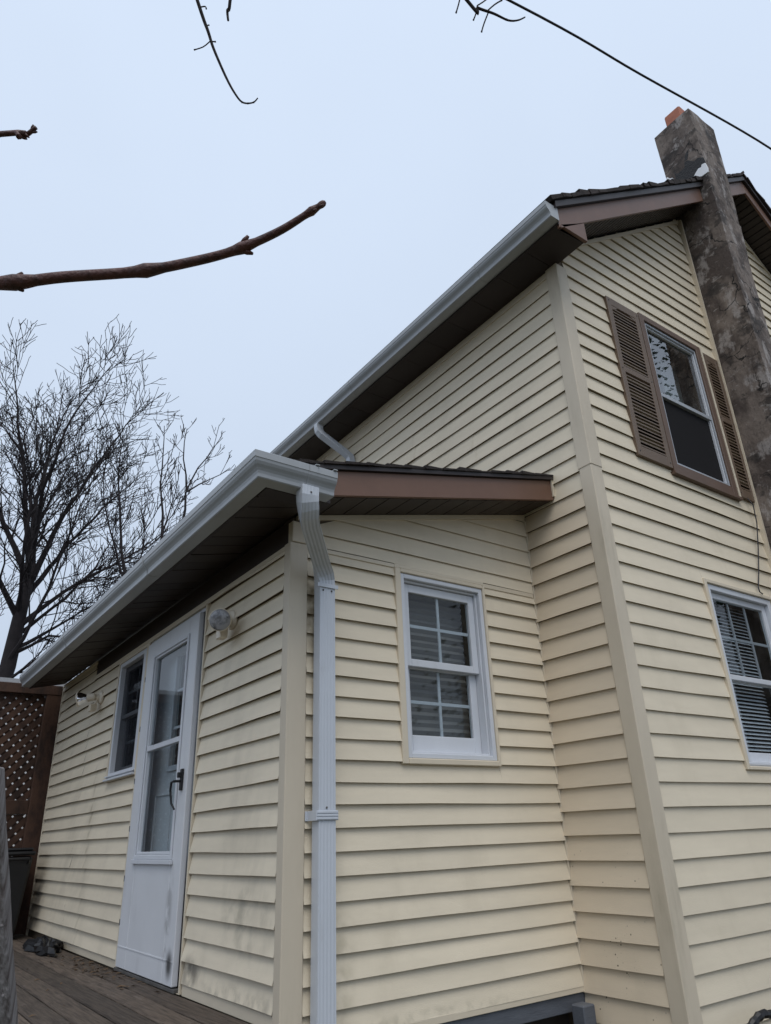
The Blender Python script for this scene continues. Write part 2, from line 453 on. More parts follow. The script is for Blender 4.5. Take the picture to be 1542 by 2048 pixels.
def siding(pl, wall, material, zs, ze, pitch, ulo, uhi, holes=(), t=.024, n0=0.0, zmin=-9, seams=None, dent=None, wob=1.8, lipz=.019):
    """clapboard courses, each its own piece; ulo / uhi may be functions of z"""
    lo = ulo if callable(ulo) else (lambda z: ulo); hi = uhi if callable(uhi) else (lambda z: uhi)
    k = 0
    while zs + k * pitch < ze - .004:
        z0 = zs + k * pitch; ztop = z0 + pitch; z1 = min(ztop + .004, ze); zb = max(z0, zmin)
        ph, ph2, amp = rng.uniform(0, 9), rng.uniform(0, 9), rng.uniform(.0004, .0014) * wob
        hs = sorted([h for h in holes if h[2] < z1 - .002 and h[3] > zb + .002])
        groups = [[]]

        def strip(la, ha, za, zc, lip):
            groups[-1].append((la, ha, za, zc, lip))
        cur = lo
        for h in hs:
            strip(cur, (lambda z, e=h[0]: e), zb, z1, True)
            if h[2] <= zb and h[3] >= z1: groups.append([])
            else:
                if h[2] > zb: strip((lambda z, e=h[0]: e), (lambda z, e=h[1]: e), zb, h[2], True)
                if h[3] < z1: strip((lambda z, e=h[0]: e), (lambda z, e=h[1]: e), h[3], z1, False)
            cur = (lambda z, e=h[1]: e)
        strip(cur, hi, zb, z1, True)
        if seams and k in seams:
            la, ha, za, zc, lip = groups[-1].pop(); sm = seams[k]
            strip(la, (lambda z, e=sm: e), za, zc, lip); groups.append([])
            strip((lambda z, e=sm - .02: e), ha, za, zc, lip)
        k += 1
        for gi, g in enumerate(groups):
            q = MB(); extra = .0022 * (gi % 2 if seams else 0)
            for la, ha, za, zc, lip in g:
                a0, a1, b0, b1 = la(za), la(zc), ha(za), ha(zc)
                a0, a1 = min(a0, b0), min(a1, b1)
                if max(b0 - a0, b1 - a1) < .01: continue
                ns = max(1, int((b0 - a0) / .22)); rows = []
                for i in range(ns + 1):
                    s = i / ns; ub = a0 + (b0 - a0) * s; ut = a1 + (b1 - a1) * s
                    wv = amp * (math.sin(ub * 2.3 + ph) + .6 * math.sin(ub * 6.1 + ph2))
                    off = lambda z: n0 + extra + .003 + (t - .003) * max(0, min(1, (ztop - z) / pitch))
                    dz = wv * .9
                    dn = 0
                    if dent:
                        for (du, dzc, su, sz, am) in dent:
                            dn += am * math.exp(-((ub - du) / su) ** 2 - ((za - dzc) / sz) ** 2)
                    ob = off(za) + wv + dn
                    ring = [PL[pl](ut, zc, off(zc)), PL[pl](ub, za + dz, ob)]
                    if lip:
                        ring += [PL[pl](ub, za + dz, ob - .003), PL[pl](ub, za + lipz + dz, ob - .005), PL[pl](ub, za + lipz + dz, n0 - .001)]
                    rows.append(ring)
                q.rings(rows, cap=False, closed=False)
            if q.v: q.build('siding_board', material, wall, fix=False)


def slope(mb, poly, dz):
    """closed slab from a polygon (list of points) raised by dz"""
    mb.prism(poly, (0, 0, dz))


# ================================================================== GROUND
q = MB(); q.add([(-150, -150, -.9), (150, -150, -.9), (150, 150, -.9), (-150, 150, -.9)], [(0, 1, 2, 3)])
g = q.build('ground', m_ground); tag(g, 'worn winter lawn around the house', kind='structure')

# ================================================================== HOUSE (two storeys, gable towards the viewer)
house = thing('house', (5.0, D, -.9), 'two-storey cream sided house with brown gable trim and tall rendered chimney', 'house')
RX, RZ, SL = 5.066, 7.06, 0.724        # ridge of the rake underside, slope
HB = 6.6                               # back of the house
RK = -0.919                            # plane of the rake fascia
EZ = 4.55                              # eave soffit
rk = lambda x: RZ - SL * abs(x - RX)
x_left = lambda z: max(W, RX - (RZ - z) / SL)
x_right = lambda z: min(2 * RX - W, RX + (RZ - z) / SL)
CHX = 3.935
up_win = (2.80, 3.60, 3.09, 4.50)
lo_win = (2.87, 3.70, 1.05, 2.22)

gw = wall_slab('gable_wall', house, 'G', W, 2 * RX - W, -.9, 4.5, [up_win, lo_win])
q = MB(); q.prism([(W, D, 4.5), (2 * RX - W, D, 4.5), (2 * RX - W, D, rk(W) - .02), (RX, D, RZ - .02), (W, D, rk(W) - .02)], (0, .1, 0))
gt_ = q.build('gable_end', m_sheath, house)
siding('G', gw, m_siding, .931 - .1274 * 12, RZ - .03, .1274, t=.019, lipz=.012, ulo=lambda z: max(W + .085, x_left(z) + .0), uhi=CHX - .02, holes=[(2.775, 3.625, 3.06, 4.525), (2.835, 3.735, 1.01, 2.245)], zmin=-.6)
siding('G', gw, m_siding, .931 - .1274 * 12, RZ - .03, .1274, t=.019, lipz=.012, ulo=4.42, uhi=lambda z: min(2 * RX - W - .09, x_right(z)), zmin=-.6)
lw = wall_slab('side_wall', house, 'S', D + .1, HB, -.9, EZ - .02, [])
sm = {}
zs_s = .931 - .1274 * 8
for kk, yy in ((27, .42), (28, .44), (31, 1.20), (30, 1.18), (33, 2.0), (34, 2.0), (35, 3.0), (29, 2.3)):
    sm[kk] = yy
siding('S', lw, m_sidS, zs_s - 2 * .1274, zs_s + 22 * .1274, .1274, D + .075, -.004, [], zmin=-.6)
siding('S', lw, m_siding, zs_s + 22 * .1274, EZ - .06, .1274, D + .075, 4.9, [], t=.019, lipz=.012, seams={a - 22: b for a, b in sm.items()})
pb('frieze_trim', m_trim, lw, 'S', D + .08, 4.9, EZ - .06, EZ - .005, .0, .014)
# back and far walls, plain
q = MB(); q.box((W, HB - .1, -.9), (2 * RX - W, HB, 4.5)); q.box((2 * RX - W - .1, D + .1, -.9), (2 * RX - W, HB - .1, 4.5)); q.build('rear_wall', m_trim, house)
# corner post, two overlapping lengths
for z0, z1, e in ((-.6, 2.868, 0), (2.85, EZ - .004, .004)):
    q = MB(); w_ = .024 + e
    q.prism([(W - w_, D - w_, z0), (W + .085 + e, D - w_, z0), (W + .085 + e, D, z0), (W, D, z0), (W, D + .075 + e, z0), (W - w_, D + .075 + e, z0)], (0, 0, z1 - z0))
    q.build('corner_post', m_post, house, bevel=.004)
# rake trim on the gable wall
for sgn in (-1, 1):
    q = MB()
    for xa, xb in (((W, CHX) if sgn < 0 else (RX, 2 * RX - W)), ((4.40, RX) if sgn < 0 else (0, 0))):
        if xb - xa < .05: continue
        q.prism([(xa, D - .022, rk(xa) - .045), (xb, D - .022, rk(xb) - .045), (xb, D - .022, rk(xb) - .004), (xa, D - .022, rk(xa) - .004)], (0, .02, 0))
    q.build('rake_trim', m_trim, house)
# channel beside the chimney
q = MB(); cz = [(2.0, 3.842), (3.0, 3.868), (4.0, 3.893), (4.8, 3.903), (5.4, 3.914), (6.0, 3.924), (6.22, 3.93)]
q.rings([[(x, D - .045, z), (x + .022, D - .045, z), (x + .022, D - .002, z), (x, D - .002, z)] for z, x in cz])
q.build('chimney_channel', m_trim, house)

# --- roof
roof = MB()
Y0, Y1 = RK - .03, HB + .3
EX = 1.50
dk = .175 ; th = .055
for s in (1, -1):
    X = lambda x: RX - s * (RX - x)
    roof.prism([(X(EX), Y0, rk(EX) + dk), (RX, Y0, RZ + dk), (RX, Y0, RZ + dk + th), (X(EX), Y0, rk(EX) + dk + th)], (0, Y1 - Y0, 0))
roof = roof.build('roof', m_drip, house)
nrm = Vector((-SL, 0, 1)).normalized(); dirs = Vector((1, 0, SL)).normalized()
nco = int(((RX - EX) ** 2 * (1 + SL * SL)) ** .5 / .145)
for s in (1, -1):
    for k in range(nco + 1):
        a = Vector((EX - .03, 0, rk(EX - .03) + dk + th + .006)) + dirs * (k * .145)
        b = a + dirs * .19
        if b.x > RX: b = Vector((RX, 0, RZ + dk + th + .03))
        lift = rng.uniform(.026, .052); e0 = Y0 - rng.uniform(.008, .03); e1 = Y0 - rng.uniform(.006, .028)
        p = [a + nrm * 0.0, b + nrm * .004, b + nrm * .03, a + nrm * lift]
        q = MB(); ring = []
        ys = [None, .35, 1.6, Y1 + .02]
        for yi in ys:
            rr = []
            for j, v in enumerate(p):
                yv = (e0 if j in (0, 3) else e1) if yi is None else yi
                sag = nrm * (rng.uniform(-.004, .007) if j in (0, 3) and yi is None else 0)
                v2 = v + sag
                rr.append((RX - s * (RX - v2.x), yv, v2.z))
            ring.append(rr)
        q.rings(ring); q.build('shingle_course', m_shingle, roof)
# --- rake fascia (stops against the chimney)
for name, pts in (('rake_fascia', (1.545, CHX)), ('rake_fascia', (4.36, RX)), ('rake_fascia', (RX, 2 * RX - 1.545))):
    xa, xb = pts; q = MB()
    q.prism([(xa, RK, rk(xa)), (xb, RK, rk(xb)), (xb, RK, rk(xb) + dk), (xa, RK, rk(xa) + dk)], (0, .022, 0))
    q.build(name, m_fascia, house, bevel=.003)
# rake soffit as narrow ribbed panels
for xa, xb in ((W + .02, CHX), (4.38, RX), (RX, 2 * RX - W)):
    n = max(1, int(abs(xb - xa) / .062)); st = (xb - xa) / n
    for i in range(n):
        a = xa + i * st + .006; b = a + st - .012; q = MB()
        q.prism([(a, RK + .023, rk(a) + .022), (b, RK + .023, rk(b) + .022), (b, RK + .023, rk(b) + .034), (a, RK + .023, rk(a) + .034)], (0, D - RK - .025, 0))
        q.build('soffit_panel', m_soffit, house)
    q = MB(); q.prism([(xa, RK + .023, rk(xa) + .036), (xb, RK + .023, rk(xb) + .036), (xb, RK + .023, rk(xb) + .046), (xa, RK + .023, rk(xa) + .046)], (0, D - RK, 0))
    q.build('soffit_backing', m_unlit, house)  # near-black sheet paints the shade in the panel grooves
# eave: fascia, boxed return, flat soffit
FX = 1.535
pbm = MB(); pbm.box((FX, RK + .002, EZ - .012), (FX + .02, HB, EZ + .16)); pbm.build('eave_fascia', m_soffit2, house, bevel=.002)
q = MB(); q.prism([(FX + .024, RK - .003, EZ - .012), (W + .008, RK - .003, EZ - .012), (W + .008, RK - .003, rk(W + .008) - .004), (FX + .024, RK - .003, rk(FX + .024) - .004)], (0, .024, 0))
q.build('eave_return', m_fascia, house, bevel=.002)
q = MB(); q.box((W - .012, RK + .022, EZ + .004), (W + .008, D - .03, rk(W) + .02)); q.build('eave_return_side', m_fascia, house)
yy = RK + .022
while yy < 5.2:
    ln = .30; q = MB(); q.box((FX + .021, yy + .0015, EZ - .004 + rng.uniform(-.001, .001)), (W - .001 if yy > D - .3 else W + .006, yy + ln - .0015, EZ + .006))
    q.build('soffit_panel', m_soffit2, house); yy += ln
q = MB(); q.box((FX + .021, RK + .022, EZ + .008), (W + .006, HB, EZ + .02)); q.build('soffit_backing', m_soffit2, house)


# --- gutters
PROF = [(.0, .118), (.0, .0), (.072, .0), (.076, .004), (.077, .020), (.081, .033), (.089, .045), (.099, .056), (.106, .068), (.109, .080), (.112, .083), (.113, .114), (.106, .119), (.099, .116)]


def gutter(name, parent, path, outs, zb, material):
    """path: base points on the fascia, outs: outward vector at each"""
    q = MB(); rings = []
    for (x, y), (ox, oy) in zip(path, outs):
        rings.append([(x + ox * a, y + oy * a, zb + z) for a, z in PROF])
    q.rings(rings, cap=True, closed=False)
    o = q.build(name, material, parent, solid=.0025)
    return o


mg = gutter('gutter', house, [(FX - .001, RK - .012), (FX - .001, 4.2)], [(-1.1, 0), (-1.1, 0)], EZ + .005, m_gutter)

# upper downspout stub spilling on to the addition roof
def downspout(name, parent, path, w, d, material, flute=5):
    ring0 = []
    nf = 40
    for i in range(nf + 1):
        s = i / nf; ring0.append((-w / 2 + w * s, -d / 2 - .0007 * math.sin(s * math.pi * 2 * flute)))
    for i in range(9):
        s = i / 8; ring0.append((w / 2 + .001, -d / 2 + d * s))
    for i in range(9):
        s = i / 8; ring0.append((w / 2 - w * s, d / 2))
    for i in range(1, 8):
        s = i / 8; ring0.append((-w / 2 - .001, d / 2 - d * s))
    pts = [Vector(p) for p in path]; rings = []
    for i, p in enumerate(pts):
        t = (pts[min(i + 1, len(pts) - 1)] - pts[max(i - 1, 0)]).normalized()
        u = Vector((1, 0, 0)); u = (u - t * u.dot(t)).normalized(); v = t.cross(u) * (1 if t.z < 0 else -1)
        if v.y < 0: v = -v
        rings.append([p + u * a + v * b for a, b in ring0])
    q = MB(); q.rings(rings)
    return q.build(name, material, parent)


downspout('downspout', house, [(1.475, 2.27, EZ + .01), (1.475, 2.27, EZ - .04), (1.48, 2.265, EZ - .075), (1.50, 2.255, EZ - .11), (1.72, 2.16, EZ - .30), (1.765, 2.14, EZ - .35), (1.777, 2.13, EZ - .42), (1.777, 2.13, 2.98)], .07, .06, m_down)

# --- chimney
CH = [  # z, left x, front y, right x
    (-.9, 3.86, -1.00, 4.18), (2.0, 3.87, -1.0, 4.19), (3.0, 3.895, -1.0, 4.20), (4.0, 3.92, -1.005, 4.21), (4.8, 3.93, -1.01, 4.235), (5.4, 3.94, -1.01, 4.275),
    (5.99, 3.95, -1.022, 4.335), (6.05, 3.945, -1.022, 4.345), (6.07, 3.968, -1.010, 4.352), (6.3, 3.965, -1.02, 4.365), (6.8, 3.945, -1.035, 4.38), (7.30, 3.935, -1.045, 4.385), (7.44, 3.93, -1.05, 4.39)]
rings = []
dense = []
for i in range(len(CH) - 1):
    a, b = CH[i], CH[i + 1]; n = max(1, int((b[0] - a[0]) / .06))
    dense += [tuple(a[j] + (b[j] - a[j]) * s / n for j in range(4)) for s in range(n)]
dense.append(CH[-1])
for z, xl, yf, xr in dense:
    ring = []; yb = D + .02 if z < 6.45 else D - .012
    loop = [(xl, yb), (xl, yf), (xr, yf), (xr, yb)]
    for e in range(4):
        p0, p1 = loop[e], loop[(e + 1) % 4]; ns = 6 if e < 3 else 2
        for s in range(ns):
            f = s / ns; x = p0[0] + (p1[0] - p0[0]) * f; y = p0[1] + (p1[1] - p0[1]) * f
            j = .003 * math.sin(z * 9 + x * 23 + e) * math.sin(z * 3.1 + y * 17) + rng.uniform(-.0015, .0015)
            if s == 0: j += rng.uniform(-.005, .002)
            ring.append((x + (j if e in (0, 2) else 0) * (-1 if e == 0 else 1), y - (j if e == 1 else 0), z + rng.uniform(-.004, .004)))
    rings.append(ring)
q = MB(); q.rings(rings); chim = q.build('chimney', m_stucco, house, bevel=0)
q = MB()
fl = [(4.0, -.935), (4.0, -.755), (4.20, -.755), (4.20, -.935)]
rr = []
for z, inset in ((7.40, 0), (7.66, 0), (7.675, .008), (7.675, .03), (7.45, .03)):
    r_ = []
    for (x, y) in fl:
        cx, cy = 4.10, -.845
        for k in (-1, 1):
            pass
        r_.append((x + (inset if x < cx else -inset), y + (inset if y < cy else -inset), z))
    rr.append(r_)
q.rings(rr); q.build('flue_pot', m_terra, chim, bevel=.014)
# broken skim patch, tar and torn flashing on the chimney side where it meets the roof
def face_patch(name, pts, material, thick, x):
    q = MB(); q.prism([(x, y, z) for y, z in pts], (-thick, 0, 0)); return q.build(name, material, chim, bevel=.002)


face_patch('flashing', [(-.90, 6.45), (-.952, 6.535), (-1.04, 6.53), (-1.046, 6.58), (-1.035, 6.66), (-.998, 6.67), (-.988, 6.645), (-.96, 6.655), (-.924, 6.63), (-.89, 6.60), (-.86, 6.40)], m_flash, .014, 3.957)
face_patch('flashing', [(-.625, 6.6), (-.625, 6.82), (-.642, 6.85), (-.67, 6.80), (-.705, 6.785), (-.72, 6.6)], m_flash, .012, 3.957)
face_patch('tar_patch', [(-.722, 6.6), (-.725, 6.842), (-.771, 6.848), (-.816, 6.84), (-.86, 6.855), (-.89, 6.845), (-.92, 6.80), (-.945, 6.777), (-.981, 6.784), (-1.01, 6.76), (-1.035, 6.734), (-1.04, 6.662), (-.998, 6.672), (-.988, 6.647), (-.96, 6.657), (-.924, 6.632), (-.888, 6.602), (-.858, 6.5)], m_tar, .012, 3.955)
face_patch('tar_patch', [(-.81, 6.86), (-.805, 6.95), (-.80, 7.042), (-.84, 7.07), (-.888, 7.075), (-.925, 7.05), (-.934, 7.028), (-.925, 6.956), (-.905, 6.90), (-.885, 6.858)], m_tar, .009, 3.952)


# --- windows
def glass(parent, pl, u0, u1, z0, z1, n, material=None):
    q = MB(); pbox(q, pl, u0, u1, z0, z1, n - .002, n + .002)
    return q.build('pane', material or m_glass, parent)


def room(parent, pl, u0, u1, z0, z1, depth=.7, n0=-.1):
    q = MB()
    for a in ((u0 - .02, u1 + .02, z0 - .02, z1 + .02, -depth - .02, -depth), (u0 - .02, u0, z0, z1, -depth, n0), (u1, u1 + .02, z0, z1, -depth, n0),
              (u0, u1, z0 - .02, z0, -depth, n0), (u0, u1, z1, z1 + .02, -depth, n0)):
        pbox(q, pl, *a)
    return q.build('dark_room_box', m_unlit, parent)  # dark box stands in for the unlit room behind the pane


def frame4(mb, pl, u0, u1, z0, z1, wl, wr, wb, wt, n0, n1):
    pbox(mb, pl, u0, u0 + wl, z0, z1, n0, n1); pbox(mb, pl, u1 - wr, u1, z0, z1, n0, n1)
    pbox(mb, pl, u0 + wl, u1 - wr, z0, z0 + wb, n0, n1); pbox(mb, pl, u0 + wl, u1 - wr, z1 - wt, z1, n0, n1)


def slats(parent, pl, u0, u1, z0, z1, n, pitch, material, tilt=.5, depth=.022, name='blind'):
    q = MB(); z = z0
    while z < z1:
        zz = z + rng.uniform(-.001, .001); h = depth * tilt
        pts = [PL[pl](u0, zz, n + depth / 2), PL[pl](u1, zz, n + depth / 2), PL[pl](u1, zz + h, n - depth / 2), PL[pl](u0, zz + h, n - depth / 2)]
        q.add(pts + [(a, b, c + .0015) for a, b, c in pts], [(0, 1, 2, 3), (4, 5, 6, 7), (0, 1, 5, 4), (1, 2, 6, 5), (2, 3, 7, 6), (3, 0, 4, 7)])
        z += pitch
    return q.build(name, material, parent)


# upstairs window: brown trim, aluminium storm frame, screen below
w = pb('window', m_brown, house, 'G', 2.80, 3.60, 3.075, 3.09, -.05, .02); tag(w, 'upstairs window with brown trim and aluminium storm frame')
q = MB(); frame4(q, 'G', 2.772, 3.628, 3.06, 4.525, .058, .068, .075, .06, -.002, .036); q.build('window_trim', m_brown, w, bevel=.004)
q = MB(); frame4(q, 'G', 2.831, 3.559, 3.136, 4.464, .03, .014, .022, .022, -.012, .022); q.build('storm_frame', m_alu, w, bevel=.002)
q = MB(); frame4(q, 'G', 2.861, 3.545, 3.158, 4.442, .016, .010, .014, .014, -.012, .008); q.build('storm_frame', m_white, w, bevel=.002)
pb('meeting_rail', m_alu, w, 'G', 2.862, 3.546, 3.755, 3.79, -.032, .016)
glass(w, 'G', 2.877, 3.536, 3.79, 4.428, -.012, m_glass2)
pb('insect_screen', m_screen, w, 'G', 2.877, 3.536, 3.172, 3.755, -.016, -.010, 0)
pb('curtain', m_curtain, w, 'G', 3.34, 3.60, 3.1, 4.49, -.22, -.205, 0)
room(w, 'G', 2.80, 3.60, 3.09, 4.50)
pb('light_strip', m_trim, w, 'G', 3.629, 3.650, 3.06, 4.52, 0, .042)
pb('window_sill', m_brown, w, 'G', 2.755, 3.65, 3.032, 3.058, 0, .05)

# shutters
slat_mesh = {}
def shutter(u0, u1, z0, z1, label):
    s = MB(); fw = .052
    frame4(s, 'G', u0, u1, z0, z1, fw, fw, .085, .075, .006, .034)
    mid = z0 + (z1 - z0) * .525
    pbox(s, 'G', u0 + fw, u1 - fw, mid - .027, mid + .027, .006, .034)
    # arched shoulders at the head
    um = (u0 + u1) / 2
    for sg in (-1, 1):
        e = u0 + fw if sg < 0 else u1 - fw
        s.prism([PL['G'](e, z1 - .075, .0065), PL['G'](e, z1 - .115, .0065), PL['G'](e - sg * .03, z1 - .107, .0065), PL['G'](e - sg * .06, z1 - .088, .0065), PL['G'](e - sg * .085, z1 - .075, .0065)], (0, -.027, 0))
    sh = s.build('shutter', m_shut, house, bevel=.003); tag(sh, label)
    b = pb('shutter_back', m_unlit, sh, 'G', u0 + .02, u1 - .02, z0 + .05, z1 - .05, .0062, .009, 0)
    first = None
    for za, zb in ((z0 + .088, mid - .03), (mid + .03, z1 - .078)):
        n = int((zb - za) / .031); st = (zb - za) / n
        for i in range(n):
            z = za + i * st
            if first is None:
                q = MB()
                pts = [PL['G'](u0 + fw, z + .002, .031), PL['G'](u0 + fw, z + .013, .031), PL['G'](u0 + fw, z + .027, .012), PL['G'](u0 + fw, z + .017, .012)]
                q.prism(pts, (u1 - u0 - 2 * fw, 0, 0)); first = q.build('slat', m_shut, sh); base = WL[first.name].copy(); fz = z
            else:
                dup(first, base + Vector((0, 0, z - fz)), sh)
    q = MB()
    for zz in (z0 + .04, mid, z1 - .035):
        for uu in (u0 + .025, u1 - .025):
            q.lathe(PL['G'](uu, zz, .034), (0, -1, 0), [(.006, 0), (.004, .003)], 8)
    q.build('screws', m_black, sh)


shutter(2.36, 2.762, 3.075, 4.50, 'left louvred shutter of the upstairs window')
shutter(3.652, 3.90, 3.075, 4.49, 'right louvred shutter half hidden by the chimney')

# ground floor gable window with blinds
w = pb('window', m_white, house, 'G', 2.86, 3.71, 1.035, 1.05, -.05, .02); tag(w, 'downstairs white window with closed blinds')
q = MB(); frame4(q, 'G', 2.832, 3.738, 1.005, 2.25, .03, .03, .022, .028, 0, .030); q.build('window_trim', m_trim, w, bevel=.004)
q = MB(); frame4(q, 'G', 2.863, 3.707, 1.028, 2.221, .045, .045, .03, .04, -.05, .016); q.build('window_frame', m_white, w, bevel=.003)
q = MB(); frame4(q, 'G', 2.909, 3.661, 1.575, 2.18, .05, .05, .035, .045, -.045, -.015); q.build('sash', m_white, w, bevel=.003)
q = MB(); frame4(q, 'G', 2.909, 3.661, 1.06, 1.60, .05, .05, .06, .03, -.075, -.046); q.build('sash', m_white, w, bevel=.003)
glass(w, 'G', 2.96, 3.61, 1.61, 2.135, -.03); glass(w, 'G', 2.96, 3.61, 1.12, 1.57, -.062)
for i in (1, 2):
    pb('muntin', m_muntin, w, 'G', 2.96 + .65 * i / 3 - .009, 2.96 + .65 * i / 3 + .009, 1.61, 2.135, -.043, -.034, 0)
pb('muntin', m_muntin, w, 'G', 2.96, 3.61, 1.864, 1.882, -.0435, -.0335, 0)
slats(w, 'G', 2.94, 3.52, 1.09, 2.16, -.115, .0255, m_blind, tilt=.75)
room(w, 'G', 2.86, 3.71, 1.04, 2.22)

# cable hanging below the shutter
q = MB(); cab = [(3.758, D - .03, 3.09), (3.775, D - .055, 3.02), (3.765, D - .05, 2.86), (3.70, D - .035, 2.62), (3.62, D - .03, 2.42), (3.56, D - .028, 2.30), (3.55, D - .034, 2.262), (3.575, D - .04, 2.245)]
q.tube(cab, .0045, 6); tag(q.build('hanging_cable', m_wire, smooth=True), 'thin black cable dangling below the right shutter on the gable', 'cable')

# ================================================================== ADDITION (single storey, shed roof)
add = thing('house_addition', (W / 2, 2.5, -.9), 'single-storey cream sided addition with low sloped roof and white door', 'house')
SA = .2317
sf = lambda x: 2.309 + SA * x            # underside of the roof
AY0, AY1 = -.30, 4.98                   # rake plane, far end
win_a = (2.27, 2.94, 1.20, 2.09)
door_h = (1.13, 2.20, .0, 2.10)
aw = wall_slab('door_wall', add, 'A', .1, L, -.9, 2.29, [win_a, door_h])
siding('A', aw, m_sidA, .666 - .1025 * 6, 2.118, .1025, .043, 3.74, [(2.232, 2.972, 1.165, 2.112), (1.085, 2.231, -.1, 2.12)], dent=[(1.02, .10, .10, .09, .02), (.98, .22, .08, .05, -.008), (1.06, .03, .05, .05, -.014)], wob=2.4)
siding('A', aw, m_sidA, .666 - .1025 * 6, 2.285, .1025, 3.74, L - .03, [], wob=2.4)
pb('starter_strip', m_trim, aw, 'A', 2.24, 3.95, .0, .048, 0, .016)
pb('starter_strip', m_trim, aw, 'A', .04, 1.08, -.005, .048, 0, .016)
pb('top_trim', m_trim, aw, 'A', .04, 3.74, 2.12, 2.146, 0, .02)
pb('top_trim', m_trim, aw, 'A', 3.74, L, 2.262, 2.286, 0, .022)
pb('shaded_frieze_board', m_soffit, aw, 'A', -.01, 3.74, 2.146, 2.285, .001, .012)  # dark strip paints the shaded gap under the eave
q = MB(); q.prism([(-.02, L - .022, -.02), (.0, L - .022, -.02), (.0, L, -.02), (-.02, L, -.02)], (0, 0, 2.29)); q.build('corner_post', m_trim, add, bevel=.003)
bw = wall_slab('window_wall', add, 'B', 0, W - .002, -.05, 2.30, [(.70, 1.335, 1.085, 2.10)])
q = MB(); q.prism([(0, 0, 2.30), (W - .002, 0, 2.30), (W - .002, 0, sf(W) - .01)], (0, .1, 0)); q.build('window_wall_peak', m_sheath, add)
siding('B', bw, m_sidB, .958 - .1016 * 10, 2.125, .1016, .083, W - .022, [(.657, 1.352, 1.05, 2.13)])
bx = lambda z: max(.02, (z - 2.309 + .03) / SA)
siding('B', bw, m_sidB, 2.118, sf(W) - .03, .1105, bx, W - .022, [], n0=.007, zmin=2.152, t=.015)
pb('top_trim', m_trim, bw, 'B', .083, .66, 2.125, 2.149, 0, .022); pb('top_trim', m_trim, bw, 'B', 1.352, W - .03, 2.118, 2.146, 0, .022)
pb('head_trim', m_trim, bw, 'B', .655, 1.352, 2.129, 2.151, 0, .024); pb('starter_strip', m_trim, bw, 'B', .08, W - .005, -.085, -.054, 0, .021)
q = MB(); q.prism([(.02, -.024, sf(.02) - .032), (W - .02, -.024, sf(W) - .036), (W - .02, -.024, sf(W) - .004), (.02, -.024, sf(.02) - .004)], (0, .022, 0)); q.build('rake_trim', m_trim, add)
q = MB(); q.prism([(W - .021, -.022, -.06), (W - .003, -.022, -.06), (W - .003, -.004, -.06), (W - .021, -.004, -.06)], (0, 0, 2.74)); q.build('inside_corner_channel', m_trim, add, bevel=.002)
q = MB(); q.prism([(-.024, -.024, -.30), (.083, -.024, -.30), (.083, -.0, -.30), (0, 0, -.30), (0, .043, -.30), (-.024, .043, -.30)], (0, 0, 2.45)); q.build('corner_post', m_post, add, bevel=.004)
q = MB(); q.box((-.014, -.03, 2.152), (.075, .02, 2.27)); q.build('corner_cap', m_trim, add, bevel=.003)
# skirt board, and a dark slab painting the crawlspace shade
q = MB(); q.box((.02, -.008, -.165), (W - .005, .03, -.086)); q.build('skirt_board', m_skirt, add, bevel=.003)
q = MB(); q.box((.12, .12, -.9), (W - .02, .2, -.17)); q.build('crawlspace_shade', m_crawl, add)

# roof
q = MB(); AR = -.385
q.prism([(AR, AY0 - .02, sf(AR) + .148), (W - .004, AY0 - .02, sf(W) + .148), (W - .004, AY0 - .02, sf(W) + .172), (AR, AY0 - .02, sf(AR) + .172)], (0, AY1 - AY0, 0))
aroof = q.build('roof', m_drip, add)
nrm = Vector((-SA, 0, 1)).normalized(); dirs = Vector((1, 0, SA)).normalized()
k = 0
while True:
    a = Vector((AR - .02, 0, sf(AR - .02) + .174)) + dirs * (k * .14); b = a + dirs * .18
    if a.x > W - .06: break
    if b.x > W - .006: b = Vector((W - .006, 0, sf(W - .006) + .182))
    lift = rng.uniform(.010, .022); e0 = AY0 - .02 - rng.uniform(.0, .02); e1 = AY0 - .02 - rng.uniform(.0, .018)
    p = [a, b + nrm * .001, b + nrm * .009, a + nrm * lift]; q = MB(); ring = []
    for yi in (None, -.05, .8, AY1 - .02):
        ring.append([((v + (nrm * rng.uniform(-.003, .008) if (j in (0, 3) and yi is None) else Vector())).x, ((e0 if j in (0, 3) else e1) if yi is None else yi), v.z + (rng.uniform(-.002, .008) if (j == 3 and yi is None) else 0)) for j, v in enumerate(p)])
    q.rings(ring); q.build('shingle_course', m_shingle, aroof); k += 1
# rake fascia, boxed eave end, eave fascia
q = MB(); q.prism([(-.03, AY0, sf(-.03)), (W - .006, AY0, sf(W)), (W - .006, AY0, sf(W) + .147), (-.03, AY0, sf(-.03) + .147)], (0, .022, 0)); q.build('rake_fascia', m_fascia, add, bevel=.003)
q = MB(); q.box((W - .03, AY0 - .012, sf(W) + .02), (W - .004, AY0 - .001, sf(W) + .15)); q.build('fascia_end_cap', m_trim, add)
q = MB(); q.box((-.355, -.405, 2.215), (-.005, AY0 - .002, 2.36)); q.build('eave_end_box', m_soffit2, add, bevel=.003)
q = MB(); q.box((-.36, AY0, 2.213), (-.34, AY1, 2.36)); q.build('eave_fascia', m_soffit2, add, bevel=.003)
